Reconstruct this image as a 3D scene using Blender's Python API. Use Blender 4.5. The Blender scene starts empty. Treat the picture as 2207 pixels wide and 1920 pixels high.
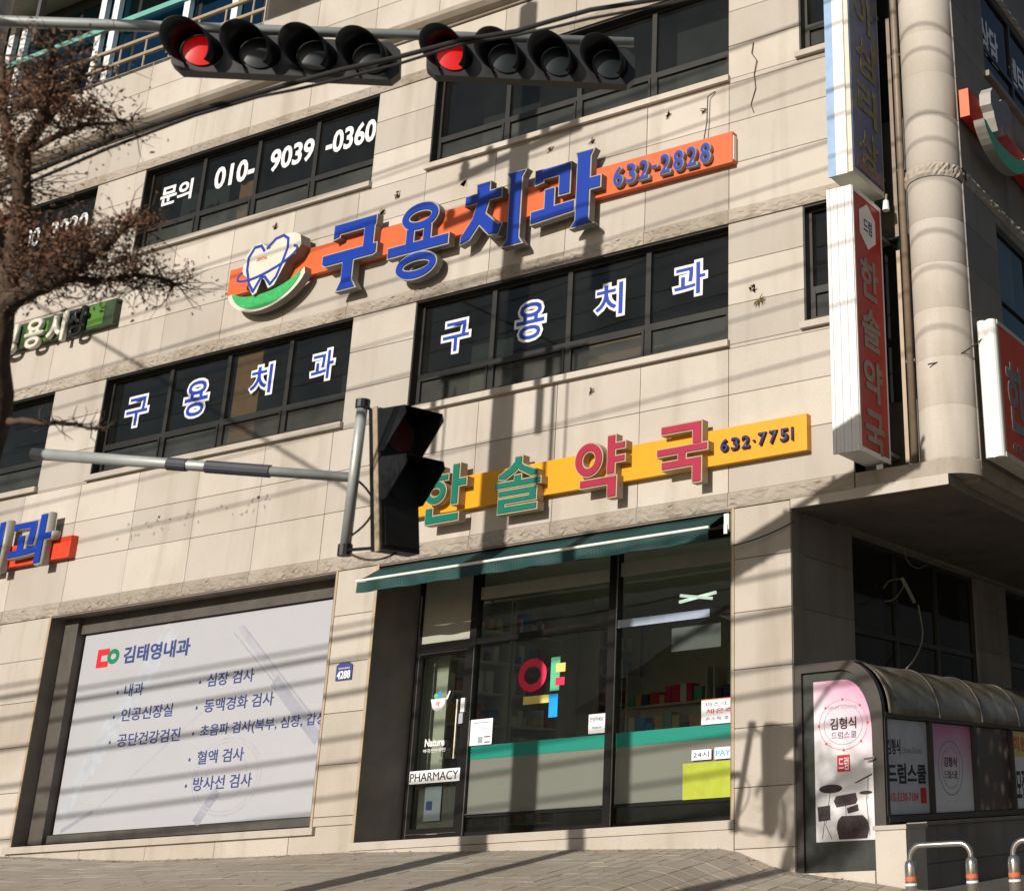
import bpy, bmesh, math, random
from mathutils import Vector, Matrix
random.seed(7)
C = bpy.context.scene.collection
sc = bpy.context.scene

# ------------------------------------------------------------------ camera, sky, sun, exposure
cam_d = bpy.data.cameras.new('camera')
cam = bpy.data.objects.new('camera', cam_d); C.objects.link(cam)
cam_d.sensor_width = 36.0
cam_d.lens = 36.0 * 2842.5 / 2207.0
cam_d.shift_x = -(2024.4 - 1103.5) / 2207.0
cam_d.shift_y = -(960.0 - 701.0) / 2207.0
cam_d.clip_start = 0.05; cam_d.clip_end = 600
YAW, PIT, ROL = math.radians(22.4215), math.radians(110.4077), math.radians(-3.2943)
cam.matrix_world = Matrix.Translation((0, -12, 0)) @ (Matrix.Rotation(YAW, 4, 'Z') @ Matrix.Rotation(PIT, 4, 'X') @ Matrix.Rotation(ROL, 4, 'Z'))
sc.camera = cam
cam_d.dof.use_dof = True; cam_d.dof.focus_distance = 15.0; cam_d.dof.aperture_fstop = 2.2

SUN_T = Vector((0.012, 1.0, -0.39)).normalized()           # the way the light travels
world = bpy.data.worlds.new('World'); sc.world = world; world.use_nodes = True
wn = world.node_tree
sky = wn.nodes.new('ShaderNodeTexSky'); sky.sky_type = 'NISHITA'; sky.sun_disc = False
sky.sun_elevation = math.asin(-SUN_T.z); sky.sun_rotation = math.atan2(-SUN_T.x, -SUN_T.y)
sky.air_density = 1.0; sky.dust_density = 1.2; sky.ozone_density = 1.2
wn.links.new(sky.outputs[0], wn.nodes['Background'].inputs[0])
wn.nodes['Background'].inputs[1].default_value = 0.06
sun_d = bpy.data.lights.new('sun', 'SUN'); sun_d.energy = 4.55; sun_d.angle = math.radians(0.5); sun_d.color = (1.0, 0.93, 0.85)
sun = bpy.data.objects.new('sun', sun_d); C.objects.link(sun)
sun.rotation_euler = SUN_T.to_track_quat('-Z', 'Y').to_euler(); sun.location = (0, -30, 20)
sc.view_settings.view_transform = 'Standard'; sc.view_settings.look = 'None'
sc.view_settings.exposure = 0; sc.view_settings.gamma = 1; sc.view_settings.use_curve_mapping = False
try:
    sc.cycles.max_bounces = 8; sc.cycles.transparent_max_bounces = 12
except Exception: pass

# ------------------------------------------------------------------ materials
def newmat(name):
    m = bpy.data.materials.new(name); m.use_nodes = True
    return m, m.node_tree, m.node_tree.nodes['Principled BSDF']
def col(c): return (c[0], c[1], c[2], 1)
def mat(name, c, rough=0.6, metal=0.0, noise=0.12, scale=6.0, bump=0.0, bscale=60, spec=0.5, emit=None, es=0, wear=None):
    m, nt, b = newmat(name); N = nt.nodes.new; L = nt.links.new
    tc = N('ShaderNodeTexCoord'); mp = N('ShaderNodeMapping'); L(tc.outputs['Object'], mp.inputs[0])
    n = N('ShaderNodeTexNoise'); n.inputs['Scale'].default_value = scale; n.inputs['Detail'].default_value = 6; n.inputs['Roughness'].default_value = .65
    L(mp.outputs[0], n.inputs[0])
    r = N('ShaderNodeValToRGB'); r.color_ramp.elements[0].position = .3; r.color_ramp.elements[1].position = .72
    r.color_ramp.elements[0].color = col([max(0, x * (1 - noise)) for x in c]); r.color_ramp.elements[1].color = col([min(1, x * (1 + noise)) for x in c])
    L(n.outputs[0], r.inputs[0]); out = r.outputs[0]
    if wear:
        n3 = N('ShaderNodeTexNoise'); n3.inputs['Scale'].default_value = wear[2]; n3.inputs['Detail'].default_value = 9; L(mp.outputs[0], n3.inputs[0])
        r3 = N('ShaderNodeValToRGB'); r3.color_ramp.elements[0].position = wear[1]; r3.color_ramp.elements[1].position = wear[1] + .08
        L(n3.outputs[0], r3.inputs[0]); mx = N('ShaderNodeMix'); mx.data_type = 'RGBA'; mx.inputs[7].default_value = col(wear[0])
        L(r3.outputs[0], mx.inputs[0]); L(out, mx.inputs[6]); out = mx.outputs[2]
    L(out, b.inputs['Base Color'])
    b.inputs['Roughness'].default_value = rough; b.inputs['Metallic'].default_value = metal
    b.inputs['Specular IOR Level'].default_value = spec
    if bump:
        n2 = N('ShaderNodeTexNoise'); n2.inputs['Scale'].default_value = bscale; n2.inputs['Detail'].default_value = 5; L(mp.outputs[0], n2.inputs[0])
        bp = N('ShaderNodeBump'); bp.inputs['Strength'].default_value = bump; bp.inputs['Distance'].default_value = .01
        L(n2.outputs[0], bp.inputs['Height']); L(bp.outputs[0], b.inputs['Normal'])
    if emit: b.inputs['Emission Color'].default_value = col(emit); b.inputs['Emission Strength'].default_value = es
    return m

def stone(name, c, grime=0.5, streak=0.35, bump=.25):
    """pale granite cladding: fine speckle, slab to slab tone, world-placed rain streaks and stains"""
    m, nt, b = newmat(name); N = nt.nodes.new; L = nt.links.new
    g = N('ShaderNodeNewGeometry'); oi = N('ShaderNodeObjectInfo')
    sp = N('ShaderNodeTexNoise'); sp.inputs['Scale'].default_value = 90; sp.inputs['Detail'].default_value = 3; L(g.outputs['Position'], sp.inputs[0])
    r = N('ShaderNodeValToRGB'); r.color_ramp.elements[0].position = .28; r.color_ramp.elements[1].position = .7
    r.color_ramp.elements[0].color = col([x * .90 for x in c]); r.color_ramp.elements[1].color = col([min(1, x * 1.06) for x in c]); L(sp.outputs[0], r.inputs[0])
    # slab tone
    mr = N('ShaderNodeMapRange'); mr.inputs[3].default_value = .82; mr.inputs[4].default_value = 1.06; L(oi.outputs['Random'], mr.inputs[0])
    m1 = N('ShaderNodeMix'); m1.data_type = 'RGBA'; m1.blend_type = 'MULTIPLY'; m1.inputs[0].default_value = 1
    L(r.outputs[0], m1.inputs[6]); L(mr.outputs[0], m1.inputs[7])
    # broad stains
    ns = N('ShaderNodeTexNoise'); ns.inputs['Scale'].default_value = .9; ns.inputs['Detail'].default_value = 7; ns.inputs['Roughness'].default_value = .6; L(g.outputs['Position'], ns.inputs[0])
    rs = N('ShaderNodeValToRGB'); rs.color_ramp.elements[0].position = .45; rs.color_ramp.elements[1].position = .75
    rs.color_ramp.elements[1].color = (grime, grime, grime, 1); L(ns.outputs[0], rs.inputs[0])
    m2 = N('ShaderNodeMix'); m2.data_type = 'RGBA'; m2.inputs[7].default_value = col([c[0] * .66, c[1] * .60, c[2] * .52]); L(rs.outputs[0], m2.inputs[0]); L(m1.outputs[2], m2.inputs[6])
    # rain streaks
    mp = N('ShaderNodeMapping'); mp.inputs['Scale'].default_value = (3.2, 3.2, .35); L(g.outputs['Position'], mp.inputs[0])
    nk = N('ShaderNodeTexNoise'); nk.inputs['Scale'].default_value = 1; nk.inputs['Detail'].default_value = 5; L(mp.outputs[0], nk.inputs[0])
    rk = N('ShaderNodeValToRGB'); rk.color_ramp.elements[0].position = .52; rk.color_ramp.elements[1].position = .78
    rk.color_ramp.elements[1].color = (streak, streak, streak, 1); L(nk.outputs[0], rk.inputs[0])
    m3 = N('ShaderNodeMix'); m3.data_type = 'RGBA'; m3.inputs[7].default_value = col([c[0] * .5, c[1] * .45, c[2] * .38]); L(rk.outputs[0], m3.inputs[0]); L(m2.outputs[2], m3.inputs[6])
    L(m3.outputs[2], b.inputs['Base Color']); b.inputs['Roughness'].default_value = .78; b.inputs['Specular IOR Level'].default_value = .3
    n2 = N('ShaderNodeTexNoise'); n2.inputs['Scale'].default_value = 140; n2.inputs['Detail'].default_value = 4; L(g.outputs['Position'], n2.inputs[0])
    bp = N('ShaderNodeBump'); bp.inputs['Strength'].default_value = bump; bp.inputs['Distance'].default_value = .004
    L(n2.outputs[0], bp.inputs['Height']); L(bp.outputs[0], b.inputs['Normal'])
    return m

def glass(name, tint=(.16, .17, .17), base=0.03, rough=.012, wob=.02, gcol=(.55, .56, .52), refl_grey=.0):
    m = bpy.data.materials.new(name); m.use_nodes = True; nt = m.node_tree; nt.nodes.clear(); N = nt.nodes.new; L = nt.links.new
    o = N('ShaderNodeOutputMaterial'); mx = N('ShaderNodeMixShader'); t = N('ShaderNodeBsdfTransparent'); gl = N('ShaderNodeBsdfGlossy')
    t.inputs[0].default_value = col(tint); gl.inputs['Roughness'].default_value = rough; gl.inputs[0].default_value = col(gcol)
    f = N('ShaderNodeFresnel'); f.inputs[0].default_value = 1.5
    ad = N('ShaderNodeMath'); ad.operation = 'ADD'; ad.inputs[1].default_value = base; L(f.outputs[0], ad.inputs[0])
    ge = N('ShaderNodeNewGeometry'); iv = N('ShaderNodeMath'); iv.operation = 'SUBTRACT'; iv.inputs[0].default_value = 1; L(ge.outputs['Backfacing'], iv.inputs[1])
    mu = N('ShaderNodeMath'); mu.operation = 'MULTIPLY'; L(ad.outputs[0], mu.inputs[0]); L(iv.outputs[0], mu.inputs[1])
    L(mu.outputs[0], mx.inputs[0]); L(t.outputs[0], mx.inputs[1]); L(gl.outputs[0], mx.inputs[2]); L(mx.outputs[0], o.inputs[0])
    if refl_grey:  # grey diffuse layer standing in for reflections in the panes
        d = N('ShaderNodeBsdfDiffuse'); d.inputs[0].default_value = (.17, .175, .155, 1); m2 = N('ShaderNodeMixShader'); t2 = N('ShaderNodeTexCoord'); n2 = N('ShaderNodeTexNoise'); n2.inputs['Scale'].default_value = 1.7; n2.inputs['Detail'].default_value = 5
        L(t2.outputs['Object'], n2.inputs[0]); k = N('ShaderNodeMath'); k.operation = 'MULTIPLY'; k.inputs[1].default_value = refl_grey * 2; L(n2.outputs[0], k.inputs[0]); k0 = k; k = N('ShaderNodeMath'); k.operation = 'MULTIPLY'; L(k0.outputs[0], k.inputs[0]); L(iv.outputs[0], k.inputs[1])
        L(k.outputs[0], m2.inputs[0]); L(mx.outputs[0], m2.inputs[1]); L(d.outputs[0], m2.inputs[2]); L(m2.outputs[0], o.inputs[0])
    tc = N('ShaderNodeTexCoord'); n = N('ShaderNodeTexNoise'); n.inputs['Scale'].default_value = .8; L(tc.outputs['Object'], n.inputs[0])
    bp = N('ShaderNodeBump'); bp.inputs['Strength'].default_value = wob; bp.inputs['Distance'].default_value = .1; L(n.outputs[0], bp.inputs['Height']); L(bp.outputs[0], gl.inputs['Normal'])
    return m

def film(name, c, alpha):
    m, nt, b = newmat(name); b.inputs['Base Color'].default_value = col(c); b.inputs['Alpha'].default_value = alpha; b.inputs['Roughness'].default_value = .35
    return m

M = {}
M['stone'] = stone('pale_granite', (.54, .495, .43), .42, .42, .2)
M['stone_low'] = stone('weathered_granite', (.52, .472, .405), .65, .55, .2)
M['rough'] = stone('rock_faced_granite', (.40, .355, .295), .8, .7, .6)
M['mortar'] = mat('joint_mortar', (.28, .245, .20), .9)
M['sidestone'] = stone('shade_darkened_granite', (.27, .25, .22), .8, .7)  # granite copy with the side street's shade put into its colour
M['frame'] = mat('dark_window_aluminium', (.034, .033, .029), .42, .3, .2, 3)
M['bronze'] = mat('dark_bronze_cladding', (.085, .075, .064), .6, .0, .25, 3)
M['revealstone'] = mat('brown_grey_reveal', (.17, .15, .13), .7, noise=.2, scale=3)
M['glass'] = glass('dark_tinted_glass', (.56, .59, .58), .03, refl_grey=.05)
M['glass_low'] = glass('reflection_tinted_glass', (.55, .57, .55), .05, refl_grey=.26)  # lower panes paler: their reflection is painted in as grey
M['glass_shop'] = glass('shop_glass', (.84, .88, .85), .13, gcol=(.9, .96, 1))
M['glass_blue'] = glass('blue_reflective_glass', (.02, .10, .16), .22, gcol=(.25, .60, .80))
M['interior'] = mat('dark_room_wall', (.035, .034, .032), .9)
M['interior2'] = mat('grey_green_blind', (.13, .135, .12), .9)
M['shopwall'] = mat('shop_interior_wall', (.62, .60, .52), .9)
M['blind_brown'] = mat('brown_blind', (.85, .43, .18), .8)
M['blind_cream'] = mat('cream_roller_blind', (.62, .60, .50), .8, noise=.05)
M['blind_grey'] = mat('greenish_roller_blind', (.36, .365, .30), .8, noise=.05)
M['white'] = mat('white_vinyl', (.82, .82, .82), .5, noise=.03)
M['offwhite'] = mat('white_sign_metal', (.80, .79, .76), .35, noise=.05, wear=((.35, .33, .30), .70, 9))
M['blue'] = mat('blue_letter_face', (.006, .040, .34), .35, noise=.06)
M['winblue'] = mat('blue_vinyl', (.008, .045, .36), .5, noise=.04)
M['rim'] = mat('letter_rim_metal', (.34, .335, .30), .45, noise=.08)
M['shadeside'] = mat('letter_side_shade_grey', (.22, .20, .165), .55, noise=.15)  # letter sides coloured darker to stand for their shade
M['tanside'] = mat('letter_side_tan', (.42, .33, .22), .5, noise=.1)
M['orange'] = mat('orange_sign_sheet', (.68, .13, .035), .45, noise=.07)
M['yellow'] = mat('yellow_sign_sheet', (.74, .34, .003), .45, noise=.05)
M['green'] = mat('green_letter_face', (.0, .155, .10), .4, noise=.08)
M['crimson'] = mat('crimson_letter_face', (.37, .016, .05), .4, noise=.08)
M['navy'] = mat('navy_letter', (.02, .02, .12), .4)
M['leafgreen'] = mat('green_crescent_face', (.05, .42, .12), .4, noise=.2, scale=20)
M['cream'] = mat('cream_letter_face', (.66, .64, .54), .4, noise=.04)
M['awning'] = mat('dark_green_canvas', (.004, .045, .042), .7, noise=.25, bump=.2)
M['grime_green'] = mat('green_sign_sheet', (.07, .19, .025), .5)
M['black'] = mat('black_plastic', (.007, .0075, .009), .45, noise=.2)
M['visor'] = mat('black_visor', (.012, .013, .014), .38, noise=.2)
M['red_lens'] = mat('lit_red_lens', (.55, .01, .01), .3, emit=(1, .0, .004), es=.18)
M['dark_lens'] = mat('unlit_lens', (.006, .011, .014), .35)
M['dull_red'] = mat('unlit_red_lens', (.10, .014, .010), .3)
M['galv'] = mat('galvanised_steel', (.42, .45, .43), .45, .35, .15, 5, wear=((.25, .22, .18), .68, 6))
M['steel'] = mat('stainless_steel', (.55, .53, .50), .22, .9, .1)
M['pipe'] = mat('brown_drain_pipe', (.22, .17, .12), .5, noise=.15)
M['concrete'] = mat('pole_concrete', (.36, .34, .31), .85, noise=.15, bump=.3)
M['cable'] = mat('black_cable', (.015, .014, .013), .6)
M['brownwire'] = mat('faded_brown_wire', (.10, .08, .06), .8)
M['dimcable'] = mat('grey_plastic_cable', (.26, .25, .23), .6)
M['bark'] = mat('tree_bark', (.085, .055, .036), .9, noise=.4, scale=12, bump=.6, bscale=25)
M['leaf'] = mat('dry_brown_leaf', (.15, .072, .038), .8, noise=.5, scale=3)
M['tile'] = stone('paving_block', (.42, .37, .30), .7, .1, .4)
M['ground'] = mat('paving_bed', (.11, .095, .08), .95, noise=.25, scale=2, bump=.3)
M['asphalt'] = mat('asphalt', (.05, .05, .05), .9, noise=.2, scale=20, bump=.4)
M['paper'] = mat('banner_paper', (.425, .43, .455), .55, noise=.03, scale=1.2)
M['print_navy'] = mat('navy_print', (.035, .055, .20), .6)
M['print_grey'] = mat('grey_print', (.31, .32, .37), .6)
M['print_pale'] = mat('pale_print', (.385, .395, .435), .6)
M['print_pale2'] = mat('paler_print', (.42, .45, .49), .6)
M['red'] = mat('red_print', (.62, .02, .03), .5)
M['redsign'] = mat('faded_red_sign_face', (.42, .022, .022), .35, noise=.12, wear=((.30, .03, .028), .6, 3), spec=.2)
M['faded'] = mat('faded_letter', (.24, .19, .16), .5, noise=.3, scale=12)
M['bluesign'] = mat('weathered_blue_sign_face', (.03, .06, .20), .4, noise=.5, scale=5, wear=((.10, .10, .11), .58, 4))
M['oldyellow'] = mat('faded_yellow_letter', (.14, .13, .06), .6, noise=.7, scale=14)
M['skyblue'] = mat('sun_bleached_blue_edge', (.28, .42, .62), .5)
M['teal'] = mat('teal_film', (.0, .22, .16), .5, noise=.04)
M['frost'] = film('frosted_film', (.20, .21, .175), .86)
M['lime'] = mat('lime_poster', (.38, .44, .03), .55, noise=.12, scale=9)
M['lyellow'] = mat('pale_yellow_vinyl', (.72, .62, .16), .5)
M['lgreen'] = mat('mint_vinyl', (.10, .50, .27), .5)
M['cyan'] = mat('cyan_vinyl', (.0, .33, .85), .5)
M['pinkred'] = mat('pink_red_vinyl', (.75, .02, .08), .5)
M['pinkgrad'] = None
M['poly'] = mat('weathered_polycarbonate', (.16, .145, .10), .4, noise=.35, scale=4, wear=((.28, .25, .19), .55, 3))
M['bframe'] = mat('booth_dark_frame', (.05, .043, .036), .5, .2, .25, 3)
M['rug'] = mat('rust_brown', (.30, .12, .05), .8)
M['concrete_pole'] = M['concrete']

def pinkgrad():
    m, nt, b = newmat('pink_white_poster'); N = nt.nodes.new; L = nt.links.new
    tc = N('ShaderNodeTexCoord'); sx = N('ShaderNodeSeparateXYZ'); L(tc.outputs['Generated'], sx.inputs[0])
    n = N('ShaderNodeTexNoise'); n.inputs['Scale'].default_value = 2; L(tc.outputs['Generated'], n.inputs[0])
    a = N('ShaderNodeMath'); a.operation = 'MULTIPLY_ADD'; a.inputs[1].default_value = .35; L(n.outputs[0], a.inputs[0]); L(sx.outputs[2], a.inputs[2])
    r = N('ShaderNodeValToRGB'); r.color_ramp.elements[0].position = .95; r.color_ramp.elements[0].color = (.78, .77, .78, 1)
    r.color_ramp.elements[1].position = 1.0; r.color_ramp.elements[1].color = (.62, .22, .40, 1)
    a2 = N('ShaderNodeMath'); a2.operation = 'MULTIPLY_ADD'; a2.inputs[1].default_value = .35; L(sx.outputs[0], a2.inputs[0]); L(a.outputs[0], a2.inputs[2])
    a3 = N('ShaderNodeMath'); a3.operation = 'MULTIPLY'; a3.inputs[1].default_value = .70; L(a2.outputs[0], a3.inputs[0]); a = a3
    r.color_ramp.elements[0].position = .62
    L(a.outputs[0], r.inputs[0]); L(r.outputs[0], b.inputs['Base Color']); b.inputs['Roughness'].default_value = .35
    return m
M['pinkgrad'] = pinkgrad()
def photoprint():
    m, nt, b = newmat('cymbal_photo_print'); N = nt.nodes.new; L = nt.links.new
    tc = N('ShaderNodeTexCoord'); v = N('ShaderNodeTexVoronoi'); v.inputs['Scale'].default_value = 5; v.feature = 'F1'; L(tc.outputs['Object'], v.inputs[0])
    r = N('ShaderNodeValToRGB'); r.color_ramp.elements[0].color = (.45, .38, .34, 1); r.color_ramp.elements[0].position = .15; r.color_ramp.elements[1].color = (.07, .045, .04, 1); r.color_ramp.elements[1].position = .5
    e = r.color_ramp.elements.new(.3); e.color = (.20, .12, .08, 1)
    L(v.outputs[0], r.inputs[0]); L(r.outputs[0], b.inputs['Base Color']); b.inputs['Roughness'].default_value = .4
    return m
M['photo'] = photoprint()

# ------------------------------------------------------------------ mesh helpers
def link(name, me, parent=None, kind=None, loc=None):
    o = bpy.data.objects.new(name, me); C.objects.link(o)
    if loc: o.location = loc
    if parent:
        o.parent = parent
        o.matrix_parent_inverse = wm(parent).inverted()
    if kind: o['kind'] = kind
    return o
def wm(o):
    m = Matrix.Translation(o.location) @ o.rotation_euler.to_matrix().to_4x4()
    if o.parent: m = wm(o.parent) @ o.matrix_parent_inverse @ m
    return m
def thing(name, label, cat, loc=(0, 0, 0), group=None):
    o = bpy.data.objects.new(name, None); C.objects.link(o); o.location = loc; o.empty_display_size = .2
    o['label'] = label; o['category'] = cat
    if group: o['group'] = group
    return o
def tag(o, label, cat, group=None):
    o['label'] = label; o['category'] = cat
    if group: o['group'] = group
    return o
class MB:
    def __init__(s): s.v = []; s.f = []; s.mi = []
    def add(s, vs, fs, mi=0):
        k = len(s.v); s.v += [tuple(v) for v in vs]; s.f += [tuple(i + k for i in f) for f in fs]; s.mi += [mi] * len(fs); return s
    def box(s, x0, x1, y0, y1, z0, z1, mi=0):
        return s.add([(x0, y0, z0), (x1, y0, z0), (x1, y1, z0), (x0, y1, z0), (x0, y0, z1), (x1, y0, z1), (x1, y1, z1), (x0, y1, z1)],
                     [(0, 1, 5, 4), (1, 2, 6, 5), (2, 3, 7, 6), (3, 0, 4, 7), (4, 5, 6, 7), (3, 2, 1, 0)], mi)
    def obox(s, c, ax, ay, az, hx, hy, hz, mi=0):
        c = Vector(c); ax = Vector(ax).normalized(); ay = Vector(ay).normalized(); az = Vector(az).normalized(); vs = []
        for k in (-1, 1):
            for (i, j) in ((-1, -1), (1, -1), (1, 1), (-1, 1)): vs.append(c + ax * hx * i + ay * hy * j + az * hz * k)
        return s.add(vs, [(0, 1, 5, 4), (1, 2, 6, 5), (2, 3, 7, 6), (3, 0, 4, 7), (4, 5, 6, 7), (3, 2, 1, 0)], mi)
    def tube(s, pts, r, n=10, mi=0, caps=True):
        pts = [Vector(p) for p in pts]; rs = r if isinstance(r, (list, tuple)) else [r] * len(pts); k0 = len(s.v); prev = None
        for i, p in enumerate(pts):
            d = (pts[min(i + 1, len(pts) - 1)] - pts[max(i - 1, 0)]).normalized()
            a = prev if prev is not None else (Vector((0, 0, 1)) if abs(d.z) < .9 else Vector((1, 0, 0)))
            a = (a - d * a.dot(d)).normalized(); prev = a; b = d.cross(a)
            for j in range(n):
                t = 2 * math.pi * j / n; s.v.append(tuple(p + (a * math.cos(t) + b * math.sin(t)) * rs[i]))
        for i in range(len(pts) - 1):
            for j in range(n):
                s.f.append((k0 + i * n + j, k0 + i * n + (j + 1) % n, k0 + (i + 1) * n + (j + 1) % n, k0 + (i + 1) * n + j)); s.mi.append(mi)
        if caps:
            s.f.append(tuple(k0 + j for j in range(n))[::-1]); s.mi.append(mi)
            s.f.append(tuple(k0 + (len(pts) - 1) * n + j for j in range(n))); s.mi.append(mi)
        return s
    def prism(s, poly, fr, w0, w1, mi=0, mside=None):
        """poly in (u,v); fr maps (u,v,w) to space; w0 the back, w1 the front"""
        n = len(poly); a = sum(poly[i][0] * poly[(i + 1) % n][1] - poly[(i + 1) % n][0] * poly[i][1] for i in range(n))
        if a < 0: poly = poly[::-1]
        vs = [fr(u, v, w0) for u, v in poly] + [fr(u, v, w1) for u, v in poly]
        s.add(vs, [tuple(range(n, 2 * n))], mi)
        k = len(s.v) - 2 * n; ms = mi if mside is None else mside
        s.f.append(tuple(k + i for i in range(n))[::-1]); s.mi.append(ms)
        for i in range(n):
            s.f.append((k + i, k + (i + 1) % n, k + n + (i + 1) % n, k + n + i)); s.mi.append(ms)
        return s
    def build(s, name, mats, parent=None, kind=None, smooth=False, loc=None):
        me = bpy.data.meshes.new(name); me.from_pydata(s.v, [], s.f)
        for m in (mats if isinstance(mats, (list, tuple)) else [mats]): me.materials.append(m)
        me.polygons.foreach_set('material_index', s.mi)
        if smooth: me.polygons.foreach_set('use_smooth', [True] * len(me.polygons))
        me.update()
        return link(name, me, parent, kind, loc)
def front(x, z, y):                       # frame on the street front: u right, v up, w towards the street
    return lambda u, v, w: (x + u, y - w, z + v)
def side(yy, z, x):                       # frame on the side street face: u along +Y, v up, w towards +X
    return lambda u, v, w: (x + w, yy + u, z + v)

def bevel(me, w):
    bm = bmesh.new(); bm.from_mesh(me); bmesh.ops.bevel(bm, geom=bm.edges[:], offset=w, segments=1, affect='EDGES', profile=.5); bm.to_mesh(me); bm.free()

_cache = {}
def slab(name, x0, x1, y0, y1, z0, z1, m, parent, bev=.004, rot=0):
    """one cladding piece, mesh shared between pieces of one size"""
    key = (round(x1 - x0, 3), round(y1 - y0, 3), round(z1 - z0, 3), m.name)
    me = _cache.get(key)
    if not me:
        hx, hy, hz = key[0] / 2, key[1] / 2, key[2] / 2
        b = MB().box(-hx, hx, -hy, hy, -hz, hz); me = bpy.data.meshes.new(name); me.from_pydata(b.v, [], b.f); me.materials.append(m)
        if bev and min(hx, hz) > .03: bevel(me, bev)
        _cache[key] = me
    o = link(name, me, parent, None, ((x0 + x1) / 2, (y0 + y1) / 2, (z0 + z1) / 2))
    return o
def rsub(rects, hole):
    out = []; a0, a1, b0, b1 = hole
    for (x0, x1, z0, z1) in rects:
        if a1 <= x0 + 1e-6 or a0 >= x1 - 1e-6 or b1 <= z0 + 1e-6 or b0 >= z1 - 1e-6: out.append((x0, x1, z0, z1)); continue
        if b0 > z0: out.append((x0, x1, z0, b0))
        if b1 < z1: out.append((x0, x1, b1, z1))
        zz0, zz1 = max(z0, b0), min(z1, b1)
        if a0 > x0: out.append((x0, a0, zz0, zz1))
        if a1 < x1: out.append((a1, x1, zz0, zz1))
    return out

def text_mesh(body, fr, u0, u1, v0, v1, w0, w1, bold=0.0, sp=1.0, bev=0.0, keep=False):
    """lettering as real geometry, fitted to the given box"""
    cu = bpy.data.curves.new('t', 'FONT'); cu.body = body; cu.extrude = .05; cu.space_character = sp; cu.resolution_u = 3
    if max(bev, bold): cu.bevel_depth = max(bev, bold); cu.bevel_resolution = 1
    o = bpy.data.objects.new('t', cu); C.objects.link(o)
    dg = bpy.context.evaluated_depsgraph_get(); me = bpy.data.meshes.new_from_object(o.evaluated_get(dg))
    bpy.data.objects.remove(o); bpy.data.curves.remove(cu)
    xs = [v.co.x for v in me.vertices]; ys = [v.co.y for v in me.vertices]; zs = [v.co.z for v in me.vertices]
    if not xs: return me
    ax, bx, ay, by, az, bz = min(xs), max(xs), min(ys), max(ys), min(zs), max(zs)
    sx = (u1 - u0) / max(1e-6, bx - ax); sy = (v1 - v0) / max(1e-6, by - ay)
    for v in me.vertices:
        v.co = fr(u0 + (v.co.x - ax) * sx, v0 + (v.co.y - ay) * sy, w0 + (v.co.z - az) / (bz - az) * (w1 - w0))
    me.materials.clear()
    return me
def text(name, body, fr, u0, u1, v0, v1, w0, w1, m, parent, bold=0.0, sp=1.0, bev=0.0):
    me = text_mesh(body, fr, u0, u1, v0, v1, w0, w1, bold, sp, bev); me.name = name; me.materials.append(m)
    return link(name, me, parent)

def ring(cx, cy, rx, ry, t, n=28):
    """annulus as quads strips (list of convex quads)"""
    q = []
    for i in range(n):
        a, b = 2 * math.pi * i / n, 2 * math.pi * (i + 1) / n
        q.append([(cx + rx * math.cos(a), cy + ry * math.sin(a)), (cx + rx * math.cos(b), cy + ry * math.sin(b)),
                  (cx + (rx - t) * math.cos(b), cy + (ry - t) * math.sin(b)), (cx + (rx - t) * math.cos(a), cy + (ry - t) * math.sin(a))])
    return q
def ringmesh(b, cx, cy, rx, ry, t, fr, w0, w1, mi=0, ms=0, n=32):
    vs = []
    for w in (w0, w1):
        for k in (0, 1):
            for i in range(n):
                a = 2 * math.pi * i / n; vs.append(fr(cx + (rx - t * k) * math.cos(a), cy + (ry - t * k) * math.sin(a), w))
    fs = []; ms_ = []
    base = len(b.v); b.v += vs
    for i in range(n):
        j = (i + 1) % n
        b.f.append((base + 2 * n + i, base + 2 * n + j, base + 3 * n + j, base + 3 * n + i)); b.mi.append(mi)
        b.f.append((base + i, base + j, base + 2 * n + j, base + 2 * n + i)); b.mi.append(ms)
        b.f.append((base + n + j, base + n + i, base + 3 * n + i, base + 3 * n + j)); b.mi.append(ms)
def grow(poly, r):
    n = len(poly); a = sum(poly[i][0] * poly[(i + 1) % n][1] - poly[(i + 1) % n][0] * poly[i][1] for i in range(n)); s = 1 if a > 0 else -1; out = []
    for i in range(n):
        p0, p1, p2 = Vector(poly[i - 1]), Vector(poly[i]), Vector(poly[(i + 1) % n])
        d1 = (p1 - p0).normalized(); d2 = (p2 - p1).normalized(); n1 = Vector((d1.y, -d1.x)) * s; n2 = Vector((d2.y, -d2.x)) * s
        m = n1 + n2
        if m.length < .2: m = n1
        m.normalize(); k = r / max(.45, m.dot(n1)); out.append((p1.x + m.x * k, p1.y + m.y * k))
    return out
def ell(cx, cy, rx, ry, n=28, a0=0, a1=2 * math.pi): return [(cx + rx * math.cos(a0 + (a1 - a0) * i / n), cy + ry * math.sin(a0 + (a1 - a0) * i / n)) for i in range(n)]

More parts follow.
